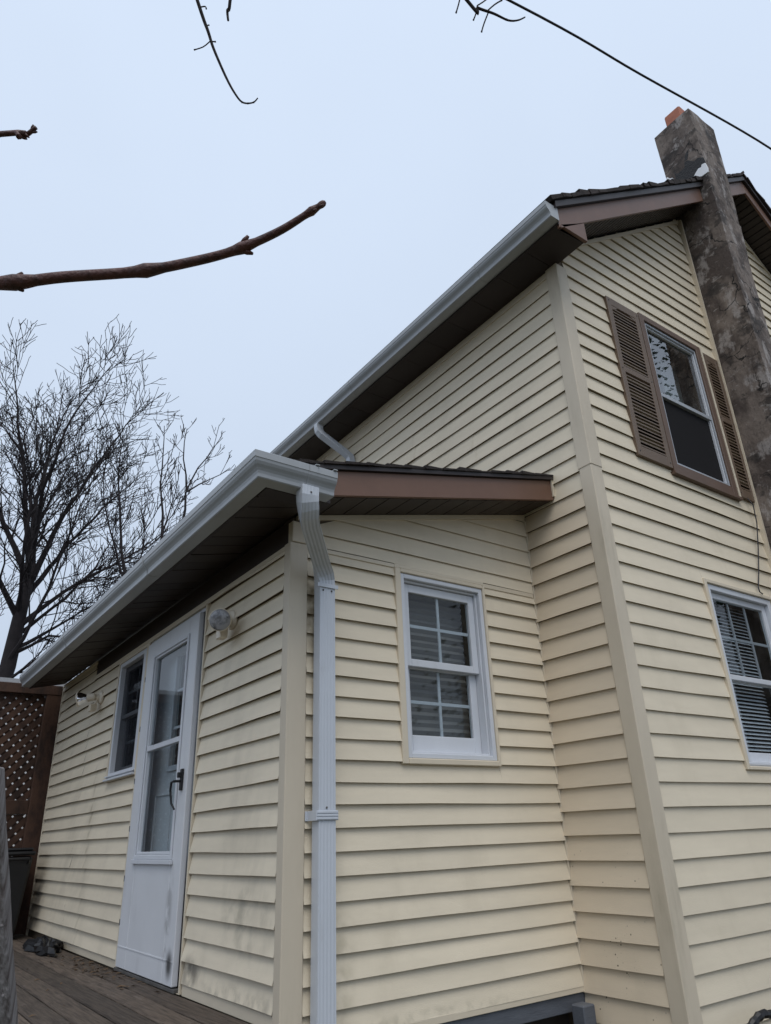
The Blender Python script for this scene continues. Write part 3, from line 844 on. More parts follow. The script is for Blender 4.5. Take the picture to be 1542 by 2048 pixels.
# soffit panels: eave
yy = AY0 + .004
while yy < AY1 - .05:
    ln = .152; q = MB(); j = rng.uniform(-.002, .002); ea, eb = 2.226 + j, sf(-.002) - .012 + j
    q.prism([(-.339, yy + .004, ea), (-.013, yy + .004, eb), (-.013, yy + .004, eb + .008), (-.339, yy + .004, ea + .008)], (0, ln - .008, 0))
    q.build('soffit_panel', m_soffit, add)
    yy += ln
q = MB(); q.prism([(-.339, AY0 + .004, 2.24), (-.002, AY0 + .004, sf(0) + .004), (-.002, AY0 + .004, sf(0) + .012), (-.339, AY0 + .004, 2.248)], (0, AY1 - AY0 - .05, 0)); q.build('soffit_backing', m_soffit, add)
# soffit panels: rake
xx = .0
while xx < W - .1:
    ln = .15; q = MB(); a, b = xx + .004, min(xx + ln - .004, W - .006)
    q.prism([(a, AY0 + .023, sf(a) - .002), (b, AY0 + .023, sf(b) - .002), (b, AY0 + .023, sf(b) + .006), (a, AY0 + .023, sf(a) + .006)], (0, -AY0 - .048, 0))
    q.build('soffit_panel', m_soffit, add); xx += ln
q = MB(); q.prism([(0, AY0 + .023, sf(0) + .012), (W - .006, AY0 + .023, sf(W) + .012), (W - .006, AY0 + .023, sf(W) + .02), (0, AY0 + .023, sf(0) + .02)], (0, -AY0 - .024, 0)); q.build('soffit_backing', m_soffit, add)

# gutter with a return round the corner
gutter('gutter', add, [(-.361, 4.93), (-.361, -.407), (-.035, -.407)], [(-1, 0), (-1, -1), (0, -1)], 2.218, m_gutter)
q = MB()
for a in (-.06, -.16): q.box((a, -.53, 2.337), (a + .02, -.41, 2.341))
q.build('gutter_hanger', m_gutter, add)
for yj in (1.05, 3.1):
    gs_ = gutter('gutter_joint', add, [(-.3625, yj), (-.3625, yj + .05)], [(-1.025, 0), (-1.025, 0)], 2.2155, m_gutter)
gs_ = gutter('gutter_joint', add, [(-.19, -.4085), (-.15, -.4085)], [(0, -1.025), (0, -1.025)], 2.2155, m_gutter)
for yj in (-.2, 1.6):
    gutter('gutter_joint', house, [(FX - .0025, yj), (FX - .0025, yj + .05)], [(-1.125, 0), (-1.125, 0)], EZ + .0025, m_gutter)
ds = downspout('downspout', add, [(-.172, -.468, 2.235), (-.172, -.468, 2.19), (-.168, -.462, 2.165), (-.155, -.445, 2.14), (-.135, -.415, 2.118), (-.10, -.37, 2.098), (.085, -.155, 2.018), (.115, -.12, 2.0), (.14, -.093, 1.975), (.153, -.078, 1.945), (.157, -.073, 1.91), (.157, -.073, 1.87), (.150, -.073, -.86)], .088, .062, m_down, flute=5)
q = MB()
q.box((.095, -.112, 1.895), (.217, -.1075, 1.915))
q.build('downspout_joint', m_down, ds)
q = MB()
for sx_, sz_ in ((.13, 1.88), (.18, 1.88), (.15, .84), (-.17, 2.2)):
    yf_ = -.106 if sz_ < 2 else -.50
    q.lathe((sx_, yf_, sz_), (0, -1, 0), [(.005, 0), (.005, .002), (.003, .004)], 8)
q.build('screw', m_sill, ds)
q = MB()
for z in (.79, .803, .816):
    q.box((.098, -.1135, z), (.208, -.107, z + .009))
q.box((.100, -.110, .786), (.206, -.1065, .828)); q.box((.094, -.11, .786), (.0995, -.02, .828)); q.box((.084, -.026, .786), (.1, -.0195, .828)); q.box((.206, -.11, .786), (.2105, -.02, .828))
q.build('downspout_strap', m_down, ds, bevel=.001)

# --- window in wall B
w = pb('window', m_white, add, 'B', .70, 1.335, 1.072, 1.085, -.05, .012); tag(w, 'white double-hung window with a pleated shade')
q = MB(); frame4(q, 'B', .656, 1.354, 1.048, 2.128, .040, .020, .030, .024, 0, .030); q.build('window_trim', m_trim, w, bevel=.004)
q = MB(); frame4(q, 'B', .697, 1.333, 1.079, 2.103, .028, .028, .026, .028, -.10, .020); q.build('window_frame', m_white, w, bevel=.003)
q = MB(); frame4(q, 'B', .726, 1.304, 1.106, 2.074, .012, .012, .012, .012, -.10, -.004); q.build('window_stop', m_white, w, bevel=.002)
q = MB(); frame4(q, 'B', .739, 1.291, 1.575, 2.06, .044, .044, .042, .050, -.055, -.022); q.build('sash', m_white, w, bevel=.003)
q = MB(); frame4(q, 'B', .739, 1.291, 1.119, 1.60, .052, .052, .088, .03, -.088, -.057); q.build('sash', m_white, w, bevel=.003)
glass(w, 'B', .784, 1.246, 1.618, 2.009, -.040); glass(w, 'B', .792, 1.238, 1.208, 1.569, -.073)
for (za, zb, n) in ((1.618, 2.009, -.047), (1.208, 1.569, -.080)):
    pb('muntin', m_white, w, 'B', 1.015 - .009, 1.015 + .009, za, zb, n - .003, n + .004, 0)
    pb('muntin', m_white, w, 'B', .786, 1.244, (za + zb) / 2 - .009, (za + zb) / 2 + .009, n - .0035, n + .0045, 0)
# pleated shade
q = MB(); z = 1.12; pts = []; i = 0
while z < 2.07:
    pts.append((z, -.135 - (.016 if i % 2 else 0) + rng.uniform(-.003, .003))); z += .021; i += 1
q.rings([[PL['B'](.745, z, n) for z, n in pts], [PL['B'](1.285, z, n) for z, n in pts]], cap=False, closed=False); q.build('pleated_shade', m_shade, w, solid=.002)
room(w, 'B', .70, 1.335, 1.085, 2.10)

# --- window in wall A
w = pb('window', m_white, add, 'A', 2.30, 2.93, 1.19, 1.204, -.05, .022); tag(w, 'narrow white window beside the door')
q = MB(); frame4(q, 'A', 2.236, 2.97, 1.168, 2.11, .02, .02, .02, .02, 0, .026); q.build('window_trim', m_trim, w, bevel=.003)
q = MB(); frame4(q, 'A', 2.258, 2.948, 1.19, 2.088, .08, .034, .04, .034, -.06, .018); q.build('window_frame', m_white, w, bevel=.003)
q = MB(); frame4(q, 'A', 2.34, 2.912, 1.64, 2.052, .03, .03, .03, .035, -.055, -.03); q.build('sash', m_muntin, w, bevel=.002)
q = MB(); frame4(q, 'A', 2.34, 2.912, 1.232, 1.668, .03, .03, .04, .03, -.085, -.057); q.build('sash', m_muntin, w, bevel=.002)
glass(w, 'A', 2.37, 2.882, 1.672, 2.016, -.043); glass(w, 'A', 2.37, 2.882, 1.275, 1.636, -.071)
for za, zb, n in ((1.672, 2.016, -.050), (1.275, 1.636, -.078)):
    pb('muntin', m_muntin, w, 'A', 2.617, 2.635, za, zb, n - .003, n + .003, 0)
    pb('muntin', m_muntin, w, 'A', 2.372, 2.88, (za + zb) / 2 - .009, (za + zb) / 2 + .009, n - .0035, n + .0035, 0)
q = MB(); pbox(q, 'A', 2.25, 2.955, 1.172, 1.186, .018, .05); pbox(q, 'A', 2.25, 2.955, 1.198, 1.208, .018, .040); q.build('window_sill', m_white, w, bevel=.002)
pb('insect_screen', m_scrT, w, 'A', 2.339, 2.913, 1.231, 2.053, -.022, -.0205, 0)
room(w, 'A', 2.27, 2.94, 1.20, 2.09)

# --- door
dr = pb('door', m_sill, add, 'A', 1.135, 2.198, .0, .018, -.09, .04); tag(dr, 'white storm door with tall glass over an inner door')
q = MB(); frame4(q, 'A', 1.088, 2.23, .0, 2.118, .018, .03, .001, .012, 0, .026); q.build('door_trim', m_trim, dr, bevel=.003)
q = MB(); pbox(q, 'A', 1.108, 1.142, .019, 2.104, -.10, .012); pbox(q, 'A', 2.168, 2.199, .019, 2.104, -.10, .012); pbox(q, 'A', 1.142, 2.168, 2.078, 2.104, -.10, .012); q.build('door_frame', m_white, dr, bevel=.003)
q = MB(); pbox(q, 'A', 1.1425, 1.1665, .02, 2.0775, -.04, .004); q.build('door_gap_strip', m_black, dr)  # black strip filling the gap beside the door leaf
q = MB()      # storm door leaf
LA, LB = 1.168, 2.164
pbox(q, 'A', LA, 1.325, .024, 2.072, .006, .042); pbox(q, 'A', 1.972, LB, .024, 2.072, .006, .042)
pbox(q, 'A', 1.325, 1.972, 1.945, 2.072, .006, .042); pbox(q, 'A', 1.325, 1.972, .024, .655, .006, .042)
leaf = q.build('door_leaf', m_door, dr, bevel=.004)
q = MB(); frame4(q, 'A', 1.305, 1.995, .632, 1.965, .024, .024, .024, .024, .0425, .052); frame4(q, 'A', 1.325, 1.972, .656, 1.944, .018, .018, .018, .018, .012, .0423); q.build('glazing_bead', m_white, dr, bevel=.003)
pb('glazing_bar', m_white, dr, 'A', 1.344, 1.953, 1.29, 1.322, .014, .048)
pb('drip_rail', m_white, dr, 'A', 1.29, 2.01, .606, .631, .0425, .060)
glass(dr, 'A', 1.345, 1.952, 1.325, 1.925, .022); glass(dr, 'A', 1.345, 1.952, .675, 1.288, .018)
pb('kick_line', m_door, dr, 'A', 1.175, 2.155, .135, .141, .0422, .0445, 0)
q = MB()
for z in (.25, .5, .8, 1.1, 1.45, 1.8): pbox(q, 'A', 2.160, 2.169, z, z + .035, .03, .044)
q.build('hinge', m_black, dr)
inner = MB(); pbox(inner, 'A', 1.145, 2.165, .03, 1.18, -.10, -.07); pbox(inner, 'A', 1.145, 1.33, 1.18, 2.075, -.10, -.07); pbox(inner, 'A', 1.80, 2.165, 1.18, 2.075, -.10, -.07); pbox(inner, 'A', 1.33, 1.80, 1.93, 2.075, -.10, -.07)
inner = inner.build('inner_door', m_door, dr)
q = MB(); frame4(q, 'A', 1.30, 1.83, 1.15, 1.96, .035, .035, .035, .035, -.0695, -.055); q.build('inner_window_frame', m_white, inner, bevel=.003)
glass(inner, 'A', 1.335, 1.795, 1.185, 1.925, -.085)
for uu in (1.488, 1.642): pb('muntin', m_white, inner, 'A', uu - .008, uu + .008, 1.186, 1.924, -.0815, -.072, 0)
for zz in (1.43, 1.68): pb('muntin', m_white, inner, 'A', 1.336, 1.794, zz - .008, zz + .008, -.0818, -.0715, 0)
for ua, ub in ((1.28, 1.60), (1.70, 2.02)):
    for za, zb in ((.2, .48), (.6, 1.02)):
        q = MB(); frame4(q, 'A', ua, ub, za, zb, .012, .012, .012, .012, -.0698, -.062); q.build('panel_moulding', m_door, inner)
pb('curtain', m_shade, inner, 'A', 1.34, 1.79, 1.19, 1.92, -.13, -.12, 0)
room(dr, 'A', 1.14, 2.17, .03, 2.09, .5, -.135)
q = MB()
pbox(q, 'A', 1.222, 1.254, 1.0, 1.12, .0425, .056)
q.tube([PL['A'](1.238, 1.05, .055), PL['A'](1.238, 1.05, .095), PL['A'](1.262, 1.045, .10), PL['A'](1.275, 1.0, .098), PL['A'](1.265, .93, .09), PL['A'](1.245, .895, .075)], [.008, .008, .008, .0075, .007, .006], 8)
pbox(q, 'A', 1.226, 1.250, 1.07, 1.10, .056, .075)
q.build('door_handle', m_handle, dr, bevel=.002)

# ================================================================== FLOOD LAMPS on wall A
def flood(u, z, aim, holder_at, label):
    t = thing('floodlight', PL['A'](u, z, .02), label, 'lamp', 'flood lamps beside the door')
    q = MB(); q.lathe(PL['A'](u, z, .012), (-1, 0, 0), [(.056, 0), (.058, .008), (.054, .018), (.03, .03), (.027, .05)], 20); q.build('mount_plate', m_lampb, t, bevel=0)
    a = Vector(aim).normalized(); h = Vector(holder_at)
    q = MB(); q.tube([PL['A'](u, z, .055), (Vector(PL['A'](u, z, .075)) + h) / 2, h], [.016, .015, .016], 10); q.build('arm', m_lampb, t)
    q = MB(); q.lathe(h - a * .03, a, [(.022, -.012), (.031, 0), (.033, .03), (.036, .052), (.034, .056)], 20); hd = q.build('lamp_holder', m_lampb, t, smooth=False)
    q = MB(); q.lathe(h, a, [(.026, .02), (.030, .035), (.048, .07), (.059, .098), (.0615, .106)], 24); q.build('bulb', m_silver, t, smooth=True)
    q = MB(); q.lathe(h, a, [(.0612, .1062), (.0605, .110), (.050, .116), (.030, .121), (.010, .123), (.001, .1232)], 28); q.build('lens', m_lampg, t, smooth=True)
    q = MB(); q.lathe(h, a, [(.0625, .101), (.0645, .104), (.0645, .108), (.0605, .1115), (.0595, .1085)], 28); q.build('lens_rim', m_lampb, t)
    s = Vector(PL['A'](u, z - .085, .085))
    q = MB(); q.tube([PL['A'](u, z - .02, .05), PL['A'](u - .005, z - .06, .07), s + Vector((0, 0, .02))], .011, 8); q.build('sensor_arm', m_lampb, t)
    q = MB(); q.prism([s + Vector((.03, .033, -.035)), s + Vector((.03, -.033, -.035)), s + Vector((.03, -.033, .028)), s + Vector((.03, .033, .028))], (-.062, -.035, -.012)); sb = q.build('motion_sensor', m_lampb, t, bevel=.006)
    return t


flood(.69, 1.90, (-.52, -.80, -.26), (-.085, .665, 1.885), 'cream flood lamp with glass bulb facing out, right of the door')
flood(3.44, 1.90, (-.75, .45, -.12), (-.10, 3.46, 1.90), 'cream flood lamp with silvered bulb turned away, left of the window')

# ================================================================== DECK
deck = thing('deck', (-.8, 2.0, -.9), 'weathered grey timber deck along the door wall', 'deck')
xw = -.028; i = 0
while xw > -1.7:
    wd = .133; near = -.02 + rng.uniform(-.008, .008)
    segs = [(near, 5.16)] if i % 3 else [(near, 2.62 + .1 * (i % 2)), (2.627 + .1 * (i % 2), 5.16)]
    for ya, yb in segs:
        q = MB(); n = 8; rings = []
        for s in range(n + 1):
            y = ya + (yb - ya) * s / n; cup = rng.uniform(-.002, .002); tw = rng.uniform(-.0012, .0012); ed = rng.uniform(-.002, .002)
            x0, x1 = xw - wd + ed, xw + ed
            rings.append([(x0, y, -.03), (x1, y, -.03), (x1, y, -.008 + cup + tw), (x1 - .005, y, -.002 + cup + tw), (x0 + .005, y, -.002 + cup - tw), (x0, y, -.008 + cup - tw)])
        q.rings(rings); q.build('deck_board', m_deck, deck)
    xw -= wd + .012; i += 1
q = MB()
for y in (.05, 1.3, 2.6, 3.9, 5.1): q.box((-1.70, y - .02, -.18), (-.03, y + .02, -.031))
q.build('joist', m_deck, deck)
for x, y in ((-1.6, .12), (-.15, .12), (-1.6, 2.5), (-.15, 2.5), (-1.6, 5.0)):
    q = MB(); q.box((x - .045, y - .045, -.9), (x + .045, y + .045, -.182)); q.build('post', m_deck, deck)
# leaf litter
q = MB(); lr = random.Random(3)
for i in range(150):
    if i < 90: x, y = -.13 + lr.gauss(0, .06), 2.35 + lr.gauss(0, .38)
    else: x, y = lr.uniform(-1.3, -.05), lr.uniform(.3, 4.5)
    x = min(x, -.06); s = lr.uniform(.008, .03); a = lr.uniform(0, 6.28); h = lr.uniform(.001, .012)
    c0 = Vector((math.cos(a), math.sin(a), 0)); c1 = Vector((-math.sin(a), math.cos(a), 0)); o = Vector((x, y, .002))
    q.add([o - c0 * s, o + c1 * s * .4 + Vector((0, 0, h)), o + c0 * s + Vector((0, 0, h * .5)), o - c1 * s * .4 + Vector((0, 0, h * .6))], [(0, 1, 2), (0, 2, 3)])
tag(q.build('leaf_litter', m_leaf, fix=False), 'dead leaves and crumbs scattered on the deck by the door', 'leaves', kind='stuff')

# leaning old board at the deck edge, close to the camera
lb = MB(); rg = []
for s in range(13):
    f = s / 12; z = .93 - f * 1.83
    x1 = -1.323 + (.93 - z) * .282; y1 = -.761 + (.93 - z) * .36
    j = lambda: rng.uniform(-.0025, .0025)
    d1 = Vector((-.816, .576, 0)); d2 = Vector((.576, .816, 0)); p = Vector((x1, y1, z))
    rg.append([p + Vector((j(), j(), 0)), p + d1 * .15 + Vector((j(), j(), 0)), p + d1 * .15 + d2 * .04, p + d2 * .04 + Vector((j(), j(), 0))])
lb.rings(rg); lb = lb.build('leaning_board', m_oldwood, bevel=.004); tag(lb, 'leaning silvered old board with nail heads in the left foreground', 'board')
q = MB()
for z, o in ((.70, .03), (.52, .012), (.44, .05), (.34, .02)):
    x1 = -1.323 + (.93 - z) * .282; y1 = -.761 + (.93 - z) * .36; p = Vector((x1, y1, z)) + Vector((-.816, .576, 0)) * o
    q.lathe(p, (-.576, -.816, 0), [(.004, -.002), (.0045, .001), (.002, .002)], 8)
q.build('nail', m_oldwood, lb)

# ================================================================== LATTICE FENCE behind the deck
fence = thing('lattice_fence', (-.8, 5.2, -.9), 'dark red brown lattice privacy fence closing the far end of the deck', 'fence')
FY = 5.22
for x0, x1 in ((-.145, .05), (-1.95, -1.83)):
    q = MB(); q.box((x0, FY - .06, -.9), (x1, FY + .06, 2.28)); q.build('fence_post', m_fence, fence, bevel=.005)
for z0, z1, n in ((2.20, 2.30, .065), (1.035, 1.165, .03), (-.02, .08, .03)):
    q = MB(); q.box((-1.83, FY - n, z0), (-.145 if z0 < 2 else .0, FY + n * .6, z1)); q.build('fence_rail', m_fence, fence, bevel=.004)
def lattice(z0, z1):
    x0, x1 = -1.83, -.146; pt = .0735
    for sg, yo in ((1, FY - .008), (-1, FY + .003)):
        s = -4.0
        while s < 4.5:
            # line x - x0 = sg*(z - z0) + s
            pts = []
            for e in (-.0282, .0282):
                a = s + e * 1.414
                za, zb = z0, z1
                if sg > 0: xa, xb = x0 + a, x0 + a + (z1 - z0)
                else: xa, xb = x0 + a, x0 + a - (z1 - z0)
                pts.append((xa, xb))
            # clip to the panel
            def clip(xa, xb):
                za, zb = z0, z1; lo_, hi_ = x0, x1
                t0, t1 = 0.0, 1.0; d = xb - xa
                for bound, sign in ((lo_, 1), (hi_, -1)):
                    va = (xa - bound) * sign; vb = (xb - bound) * sign
                    if va < 0 and vb < 0: return None
                    if va < 0: t0 = max(t0, va / (va - vb))
                    elif vb < 0: t1 = min(t1, va / (va - vb))
                if t1 - t0 < .02: return None
                return [(xa + d * t0, z0 + (z1 - z0) * t0), (xa + d * t1, z0 + (z1 - z0) * t1)]
            a, b = clip(*pts[0]), clip(*pts[1])
            if a and b:
                q = MB(); q.prism([(a[0][0], yo, a[0][1]), (a[1][0], yo, a[1][1]), (b[1][0], yo, b[1][1]), (b[0][0], yo, b[0][1])], (0, .006, 0))
                q.build('lattice_slat', m_fence, fence)
            s += pt * 1.414
lattice(1.166, 2.198); lattice(.081, 1.034)

# black wheeled bin in the corner
bn = thing('trash_bin', (-.45, 4.62, 0), 'black wheeled rubbish bin in the dark corner by the fence', 'bin')
q = MB(); rg = []
for z, hw in ((.02, .20), (.35, .225), (.66, .25)):
    rg.append([(-.40 - hw, 4.80 - hw, z), (-.40 + hw, 4.80 - hw, z), (-.40 + hw, 4.80 + hw, z), (-.40 - hw, 4.80 + hw, z)])
q.rings(rg); q.build('bin_body', m_black, bn, bevel=.02)
q = MB(); q.box((-.675, 4.52, .665), (-.135, 5.08, .70)); q.box((-.655, 4.54, .70), (-.155, 5.06, .73)); q.build('lid', m_black, bn, bevel=.015)
q = MB(); q.tube([(-.60, 4.50, .60), (-.60, 4.47, .64), (-.2, 4.47, .64), (-.2, 4.50, .60)], .014, 8); q.build('bin_handle', m_black, bn)
for x in (-.60, -.20):
    q = MB(); q.lathe((x - .02, 4.98, .075), (1, 0, 0), [(.07, 0), (.075, .01), (.075, .035), (.07, .045)], 18); q.build('wheel', m_black, bn)
# crumpled black bag
q = MB(); br = random.Random(11); rg = []
nu, nv = 22, 9
for v in range(nv):
    f = v / (nv - 1); rr_ = math.sin(math.pi * (.5 + f * .5)) ; zz = .085 * f ** .8
    ring = []
    for u in range(nu):
        a = 2 * math.pi * u / nu; r_ = (1 if v < nv - 1 else .05) * rr_ * (1 + .22 * math.sin(a * 3 + 1) + .18 * math.sin(a * 7 + v)) + br.uniform(-.05, .05) * rr_
        ring.append((-.16 + .11 * r_ * math.cos(a), 3.62 + .36 * r_ * math.sin(a), zz + br.uniform(-.012, .02) * (f > 0) + .003))
    rg.append(ring)
q.rings(rg)
tag(q.build('plastic_bag', m_black), 'crumpled black plastic bag lying on the deck against the siding', 'bag')

# ================================================================== odds at the bottom right
q = MB(); q.box((1.665, -.13, -.9), (1.755, -.045, -.118)); tag(q.build('stub_post', m_skirt, bevel=.006), 'short blue grey stub post in the corner below the skirt board', 'post')
q = MB(); hr = random.Random(5); pts = []
for i in range(60):
    f = i / 59; pts.append((1.95 + f * 1.3, -.70 - .05 * math.sin(f * 7) - f * .1, -.142 - 1.4 * (f - .28) ** 2 + .010 * math.sin(f * 40)))
q.tube(pts, [.017 + .004 * (i % 2) for i in range(60)], 8)
tag(q.build('corrugated_hose', m_black), 'black corrugated hose looped along the foot of the gable wall', 'hose')
# ================================================================== BARE TREES
def grow(mb, pts, r0, r1, level, rg_, sides, dens, lens, upb=.35, rmin=.006):
    """tube along pts, then side shoots"""
    pts = [Vector(p) for p in pts]
    # resample with jitter
    segs = []; tot = sum((pts[i + 1] - pts[i]).length for i in range(len(pts) - 1))
    n = max(3, int(tot / (.30 if level < 2 else .14)))
    acc = [0]
    for i in range(len(pts) - 1): acc.append(acc[-1] + (pts[i + 1] - pts[i]).length)
    out = []
    for k in range(n + 1):
        d = tot * k / n
        i = max(j for j in range(len(acc)) if acc[j] <= d + 1e-9); i = min(i, len(pts) - 2)
        f = (d - acc[i]) / max(1e-6, acc[i + 1] - acc[i]); p = pts[i].lerp(pts[i + 1], f)
        jt = .022 * tot / n * 3 if 0 < k else 0
        out.append(p + Vector((rg_.uniform(-jt, jt), rg_.uniform(-jt, jt), rg_.uniform(-jt, jt))))
    rad = [max(rmin, r0 + (r1 - r0) * (k / n) ** .7) for k in range(n + 1)]
    mb.tube(out, rad, sides, cap=False)
    if level >= len(dens): return
    cnt = max(1, int(tot * dens[level])); side = rg_.choice((-1, 1))
    for c in range(cnt):
        f = rg_.uniform(.18 if level else .12, 1.0) ** .85; k = min(n - 1, int(f * n)); p = out[k].lerp(out[k + 1], f * n - k if f * n - k < 1 else 1)
        t = (out[k + 1] - out[k]).normalized(); side = -side
        perp = t.orthogonal().normalized(); perp.rotate(Matrix.Rotation(rg_.uniform(0, 6.283), 3, t))
        ang = rg_.uniform(.45, .95); d = (t * math.cos(ang) + perp * math.sin(ang)).normalized()
        ln = lens[level] * rg_.uniform(.5, 1.15) * (1 - .45 * f)
        q = [p]; m_ = 4 if level < 1 else 3
        for s in range(m_):
            d = (d + Vector((rg_.uniform(-.16, .16), rg_.uniform(-.16, .16), rg_.uniform(-.1, .12) + upb / m_))).normalized()
            q.append(q[-1] + d * ln / m_)
        rs = rad[k] * rg_.uniform(.4, .62)
        grow(mb, q, max(rmin, rs), rmin, level + 1, rg_, 3 if level else 4, dens, lens, upb, rmin)


def tree(label, base, trunk, limbs, seed, r_trunk, dens, lens, material, r_limb, upb=.35):
    rg_ = random.Random(seed)
    t = thing('bare_tree', base, label, 'tree', 'bare trees behind the addition')
    q = MB(); n = len(trunk); q.tube(trunk, [r_trunk * (1.15 - .55 * i / (n - 1)) for i in range(n)], 10); q.build('trunk', material, t, smooth=True)
    q = MB()
    for l, s in limbs: grow(q, l, r_limb * s, .006, 0, rg_, 6, dens, lens, upb)
    q.build('crown', material, t, fix=False)
    return t


big = [([(.28, 11, 5.6), (.18, 11.3, 6.97), (.29, 11.4, 8.37), (.45, 11.6, 9.3), (.6, 11.7, 9.9)], 1.0),
       ([(.25, 11, 5.6), (-.21, 10.7, 7.4), (-.58, 10.5, 8.7), (-.8, 10.4, 9.5)], 1.0),
       ([(.25, 11, 5.1), (.71, 10.8, 6.88), (1.22, 10.6, 8.17), (1.6, 10.5, 9.0), (1.85, 10.4, 9.4)], .95),
       ([(.24, 11, 4.9), (.96, 11.4, 6.39), (1.88, 11.7, 7.87), (2.4, 11.9, 8.6)], .85),
       ([(.24, 11, 4.4), (.87, 10.7, 5.12), (1.54, 10.5, 5.65), (2.18, 10.4, 6.2), (2.74, 10.3, 6.8)], .7),
       ([(.23, 11, 4.0), (.87, 11.3, 4.53), (1.44, 11.5, 5.01), (2.03, 11.6, 5.6)], .6),
       ([(.21, 11, 3.9), (.74, 10.6, 4.2), (1.27, 10.3, 4.2), (1.67, 10.2, 4.0)], .5),
       ([(.21, 11, 5.4), (-.46, 11.3, 6.81), (-1.23, 11.5, 8.2), (-1.54, 11.6, 9.2)], .9),
       ([(.25, 11, 5.3), (.4, 11.9, 6.9), (.85, 12.5, 8.5), (1.1, 12.9, 9.5)], .85),
       ([(.25, 11, 5.2), (.1, 10.0, 6.8), (.3, 9.4, 8.2), (.75, 9.0, 9.2)], .8),
       ([(.2, 11, 4.6), (-.6, 10.6, 5.6), (-1.5, 10.4, 6.6), (-2.2, 10.2, 7.8)], .8),
       ([(.2, 11, 4.2), (.9, 11.1, 5.0), (1.5, 11.2, 5.9), (1.9, 11.3, 7.0)], .6),
       ([(.12, 11, 3.3), (.5, 10.5, 3.7), (1.0, 10.1, 4.1), (1.5, 9.9, 4.8)], .5),
       ([(.1, 11, 3.2), (-.5, 10.7, 4.2), (-.9, 10.5, 5.4), (-1.0, 10.4, 6.6)], .6),
       ([(.15, 11, 3.6), (.5, 10.4, 4.8), (.7, 10.0, 6.2), (.95, 9.8, 7.4)], .6),
       ([(.22, 11, 4.6), (.0, 10.2, 5.5), (-.1, 9.9, 6.6), (.1, 9.7, 7.8)], .6),
       ([(.1, 11, 3.0), (.6, 10.9, 3.3), (1.1, 10.8, 3.2), (1.5, 10.7, 3.5)], .4)]
tree('large spreading bare tree with thick trunk left of the addition', (-.25, 11, -.9), [(-.25, 11, -.9), (-.05, 11, 1.2), (.08, 11, 2.9), (.2, 11, 3.7), (.24, 11, 4.7), (.28, 11, 5.65)], big, 21, .165,
     [4.5, 5.8, 5.8], [1.75, .9, .42], m_bark2, .076)
tree('slender bare sapling rising just right of the large tree', (1.9, 9, -.9), [(1.9, 9, -.9), (1.8, 9, 2), (1.52, 9, 4.9)],
     [([(1.52, 9, 4.8), (1.26, 9, 6.2), (1.13, 9, 7.3), (1.12, 9, 7.9)], 1.0), ([(1.55, 9, 4.5), (1.85, 9.3, 5.6), (1.75, 9.4, 6.8)], .7), ([(1.5, 9, 4.9), (1.0, 8.8, 6.0), (.8, 8.7, 6.9)], .6)], 5, .07, [5.0, 6.0, 5.0], [.85, .40, .2], m_bark2, .034, .6)
tree('slender bare sapling in the middle behind the gutter', (2.2, 9.4, -.9), [(2.2, 9.4, -.9), (2.15, 9.2, 3), (2.08, 9, 5.8)],
     [([(2.08, 9, 5.7), (1.95, 9, 7.0), (1.93, 9, 7.8), (1.91, 9, 8.2)], 1.0), ([(2.06, 9, 5.9), (2.3, 9.2, 6.8), (2.36, 9.3, 7.6)], .6)], 8, .06, [5.0, 6.0, 5.0], [.75, .36, .2], m_bark2, .030, .7)
tree('slender bare sapling forking wide, nearest the gutter corner', (2.5, 9, -.9), [(2.5, 9, -.9), (2.45, 9, 3), (2.43, 9, 6.3)],
     [([(2.43, 9, 6.2), (2.45, 9, 6.92), (2.68, 9, 7.54), (3.1, 9, 8.3)], 1.0), ([(2.45, 9, 6.9), (2.3, 9, 7.77), (2.33, 9, 8.3)], .8), ([(2.47, 9, 6.9), (2.9, 9.1, 7.3), (3.4, 9.2, 7.75)], .7)], 13, .055, [4.0, 5.0, 4.0], [.7, .34, .18], m_bark2, .028, .6)

# tree that overhangs the viewer; its trunk stands out of frame to the left
ot = thing('overhanging_tree', (-4.9, -1.0, -.9), 'near bare branches with red brown buds hanging over the yard', 'tree')
q = MB(); q.tube([(-4.9, -1.0, -.9), (-4.85, -1.05, .6), (-4.75, -1.1, 2.2), (-4.6, -1.2, 4.0), (-4.3, -1.4, 5.6)], [.20, .17, .15, .12, .08], 12); q.build('trunk', m_bark, ot, smooth=True)


def buds(mb, pts, idx, r, rgx):
    for i in idx:
        p = Vector(pts[i]); t = (Vector(pts[min(i + 1, len(pts) - 1)]) - Vector(pts[i - 1])).normalized()
        a = Vector((0, 0, 1)); a = (a - t * a.dot(t)).normalized(); a.rotate(Matrix.Rotation(rgx.uniform(-.5, .5), 3, t))
        for s in (1, -1):
            d = (a * s * .62 + t * .9).normalized(); o = p + a * s * r * .5
            mb.tube([o, o + d * r * 1.3, o + d * r * 2.4], [r * .6, r * .6, r * .3], 7)


def smooth_path(pts, n=5):
    P = [Vector(p) for p in pts]; out = []
    for i in range(len(P) - 1):
        p0, p1, p2, p3 = P[max(i - 1, 0)], P[i], P[i + 1], P[min(i + 2, len(P) - 1)]
        for k in range(n):
            t = k / n; out.append(.5 * ((2 * p1) + (-p0 + p2) * t + (2 * p0 - 5 * p1 + 4 * p2 - p3) * t * t + (-p0 + 3 * p1 - 3 * p2 + p3) * t ** 3))
    out.append(P[-1]); return out


